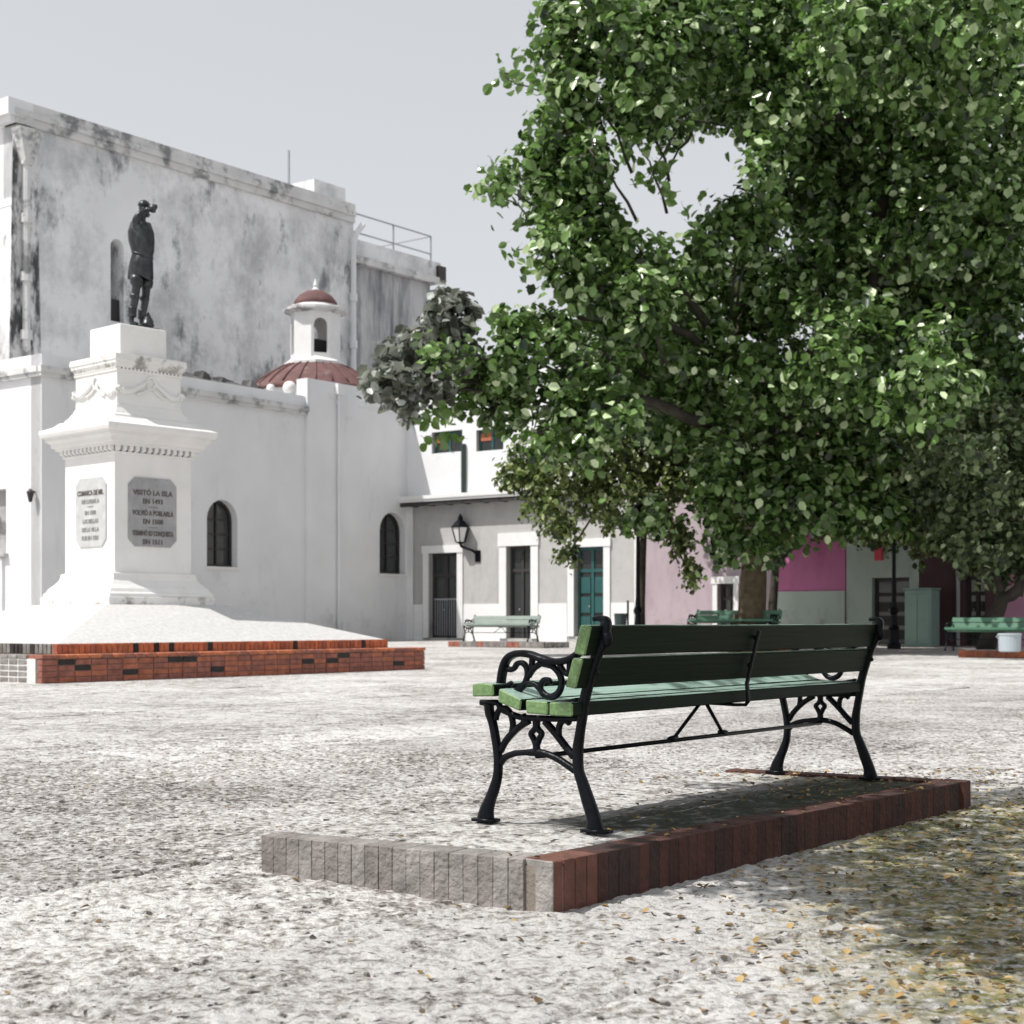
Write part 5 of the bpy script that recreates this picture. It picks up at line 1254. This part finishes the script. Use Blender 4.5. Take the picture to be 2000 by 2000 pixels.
for x, y, r in ((1800, 850, 80), (1840, 850, 80), (1920, 830, 80), (1990, 850, 80), (1880, 950, 60), (1960, 950, 60), (1780, 780, 80), (1860, 770, 80), (1940, 770, 80), (2020, 780, 90), (1830, 940, 60), (1820, 1040, 40), (1870, 1070, 42), (1930, 1040, 60), (1700, 800, 70)): lob4.append((tuple(at(x, y, fd(x) - R_.uniform(1.9, 3.5))), r / F * 44.5))
foliage(lob4, 1000, .17, t4, M['leaf3'], 47, clump=.22, droop=.5)
o4 = t4.location
mb = MB(); pts = [at(1925, 1270, 39.5), at(1940, 1215, 39.2), at(1958, 1170, 39), at(1975, 1163, 38.9), at(1990, 1150, 38.8), at(2010, 1110, 38.6), at(2030, 1020, 38.5), at(2010, 930, 38.5)]
mb.tube([p_ - o4 for p_ in pts], [.26, .2, .17, .16, .15, .14, .12, .1], 8); mb.tube([p_ - o4 for p_ in (at(1945, 1205, 39.2), at(1955, 1150, 39), at(1930, 1080, 38.8), at(1900, 1000, 38.6))], [.13, .11, .09, .06], 7); mb.build('trunk', M['darkbark'], t4, smooth=True)
for i, (x, y) in enumerate(((1850, 900), (1920, 960), (2060, 950))): limb(t4, at(2010, 940, 38.5), at(x, y, 38.5), .09, .03, M['darkbark'], seed=90 + i, sag=.2)

# --- tree beside the photographer whose boughs shade the right foreground
nt_ = empty('shade_tree', (6.2, 1.2, 0)); tag(nt_, 'leafy tree beside the camera casting dappled shade on the paving right of the bench', 'tree')
mb = MB(); mb.tube([(0, 0, -.1), (0, 0, .3), (-.1, .1, 2.0), (-.4, .4, 3.4), (-1.0, .9, 4.4)], [.5, .34, .28, .25, .2], 10); mb.build('trunk', M['bark'], nt_, smooth=True)
H0 = 6.4; sh = Vector((.91, .41)) / Vector((.91, .41)).length / math.tan(SUN_EL)
shade_pts = []  # ground spots that lie in shade: (x, y, radius)
for gx, gy, r in ((1.35, 5.35, .32), (1.05, 5.75, .22), (1.70, 5.35, .38), (1.45, 5.9, .32), (1.85, 5.95, .38), (1.35, 4.6, .28), (1.62, 4.6, .34), (1.20, 4.95, .18), (1.5, 4.25, .2), (1.75, 6.5, .3), (2.15, 6.5, .38), (2.2, 7.1, .38), (2.55, 7.2, .45), (2.0, 7.0, .28), (1.55, 6.95, .28), (1.15, 6.95, .2), (1.7, 7.5, .34), (1.25, 7.5, .22), (2.1, 7.9, .35), (1.65, 8.15, .25), (2.5, 8.1, .42), (2.9, 8.0, .45), (2.35, 8.5, .22), (2.9, 8.6, .35), (2.2, 5.4, .5), (3.2, 7.0, .6), (.95, 6.3, .15), (2.0, 4.6, .4), (.75, 5.75, .16), (.95, 5.45, .2), (1.15, 5.2, .2), (1.2, 6.1, .25), (1.15, 5.6, .25), (1.5, 4.9, .3), (1.4, 5.6, .3), (1.75, 4.9, .4), (1.55, 6.4, .25), (1.9, 5.5, .4), (.75, 5.95, .25), (1.0, 5.9, .3), (1.3, 6.3, .35), (1.2, 5.75, .3), (.6, 5.55, .15), (1.6, 5.7, .35), (1.0, 5.3, .2)):
    h = (1.85 + .404 * gy) / 1.108 + R_.uniform(0, .35); shade_pts.append(((gx - sh.x * h, gy - sh.y * h, h), r))
foliage(shade_pts, 700, .105, nt_, M['leaf'], 61, clump=.13, yfl=1.0)
for i, (c, r) in enumerate(shade_pts[::2]): limb(nt_, nt_.location + Vector((-1.0, .9, 4.4)), c, .09, .02, M['bark'], seed=100 + i, sag=.25)

# ------------------------------------------------------------------ litter on the paving
r = np.random.default_rng(77); C = []
while len(C) < 1700:
    y = r.uniform(3.2, 9.5); x = r.uniform(-.36, .36) * y
    if x < .9 + r.normal() * .5 + .12 * (y - 5) and r.random() > .012: continue
    P_ = Vector((x, y)); 
    d1 = (P_ - C0).dot(Vector((-e1.y, e1.x))); d2 = (P_ - C0).dot(e1)
    onp = (0 < d1 < 1.2 and 0 < d2 < 3.3)
    C.append((x, y, (ZT + .006 if onp else gh(x, y) + .006)))
C = np.array(C); n = len(C)
lit = empty('litter_holder', (0, 0, 0)); bpy.data.objects.remove(lit)
nn = np.tile([0, 0, 1.], (n, 1)) + r.normal(size=(n, 3)) * .25
lo_ = leaf_mesh('fallen_leaves', C, nn, r.normal(size=(n, 3)), r.uniform(.012, .034, n), M['litter'], None, 'stuff')
tag(lo_, 'small dry fallen leaves scattered on the paving at the right', 'fallen leaves', kind='stuff')
mb = MB(); rr = random.Random(5)
for _ in range(420):
    y = 3.2 + 12 * rr.random() ** 1.8; x = rr.uniform(-.36, .36) * y; s_ = rr.uniform(.003, .008) * (1 + y * .03)
    P_ = Vector((x, y)); d1 = (P_ - C0).dot(Vector((-e1.y, e1.x))); d2 = (P_ - C0).dot(e1)
    if -.05 < d1 < 1.35 and -.2 < d2 < 3.5: continue
    mb.ball((x, y, gh(x, y) + s_ * .3), s_, 5, 3, (rr.uniform(.8, 1.5), rr.uniform(.8, 1.4), .7))
pb_ = mb.build('loose_grit', M['pebble'], None, fix=False); tag(pb_, 'small loose stones and grit scattered over the paving', 'grit', kind='stuff')
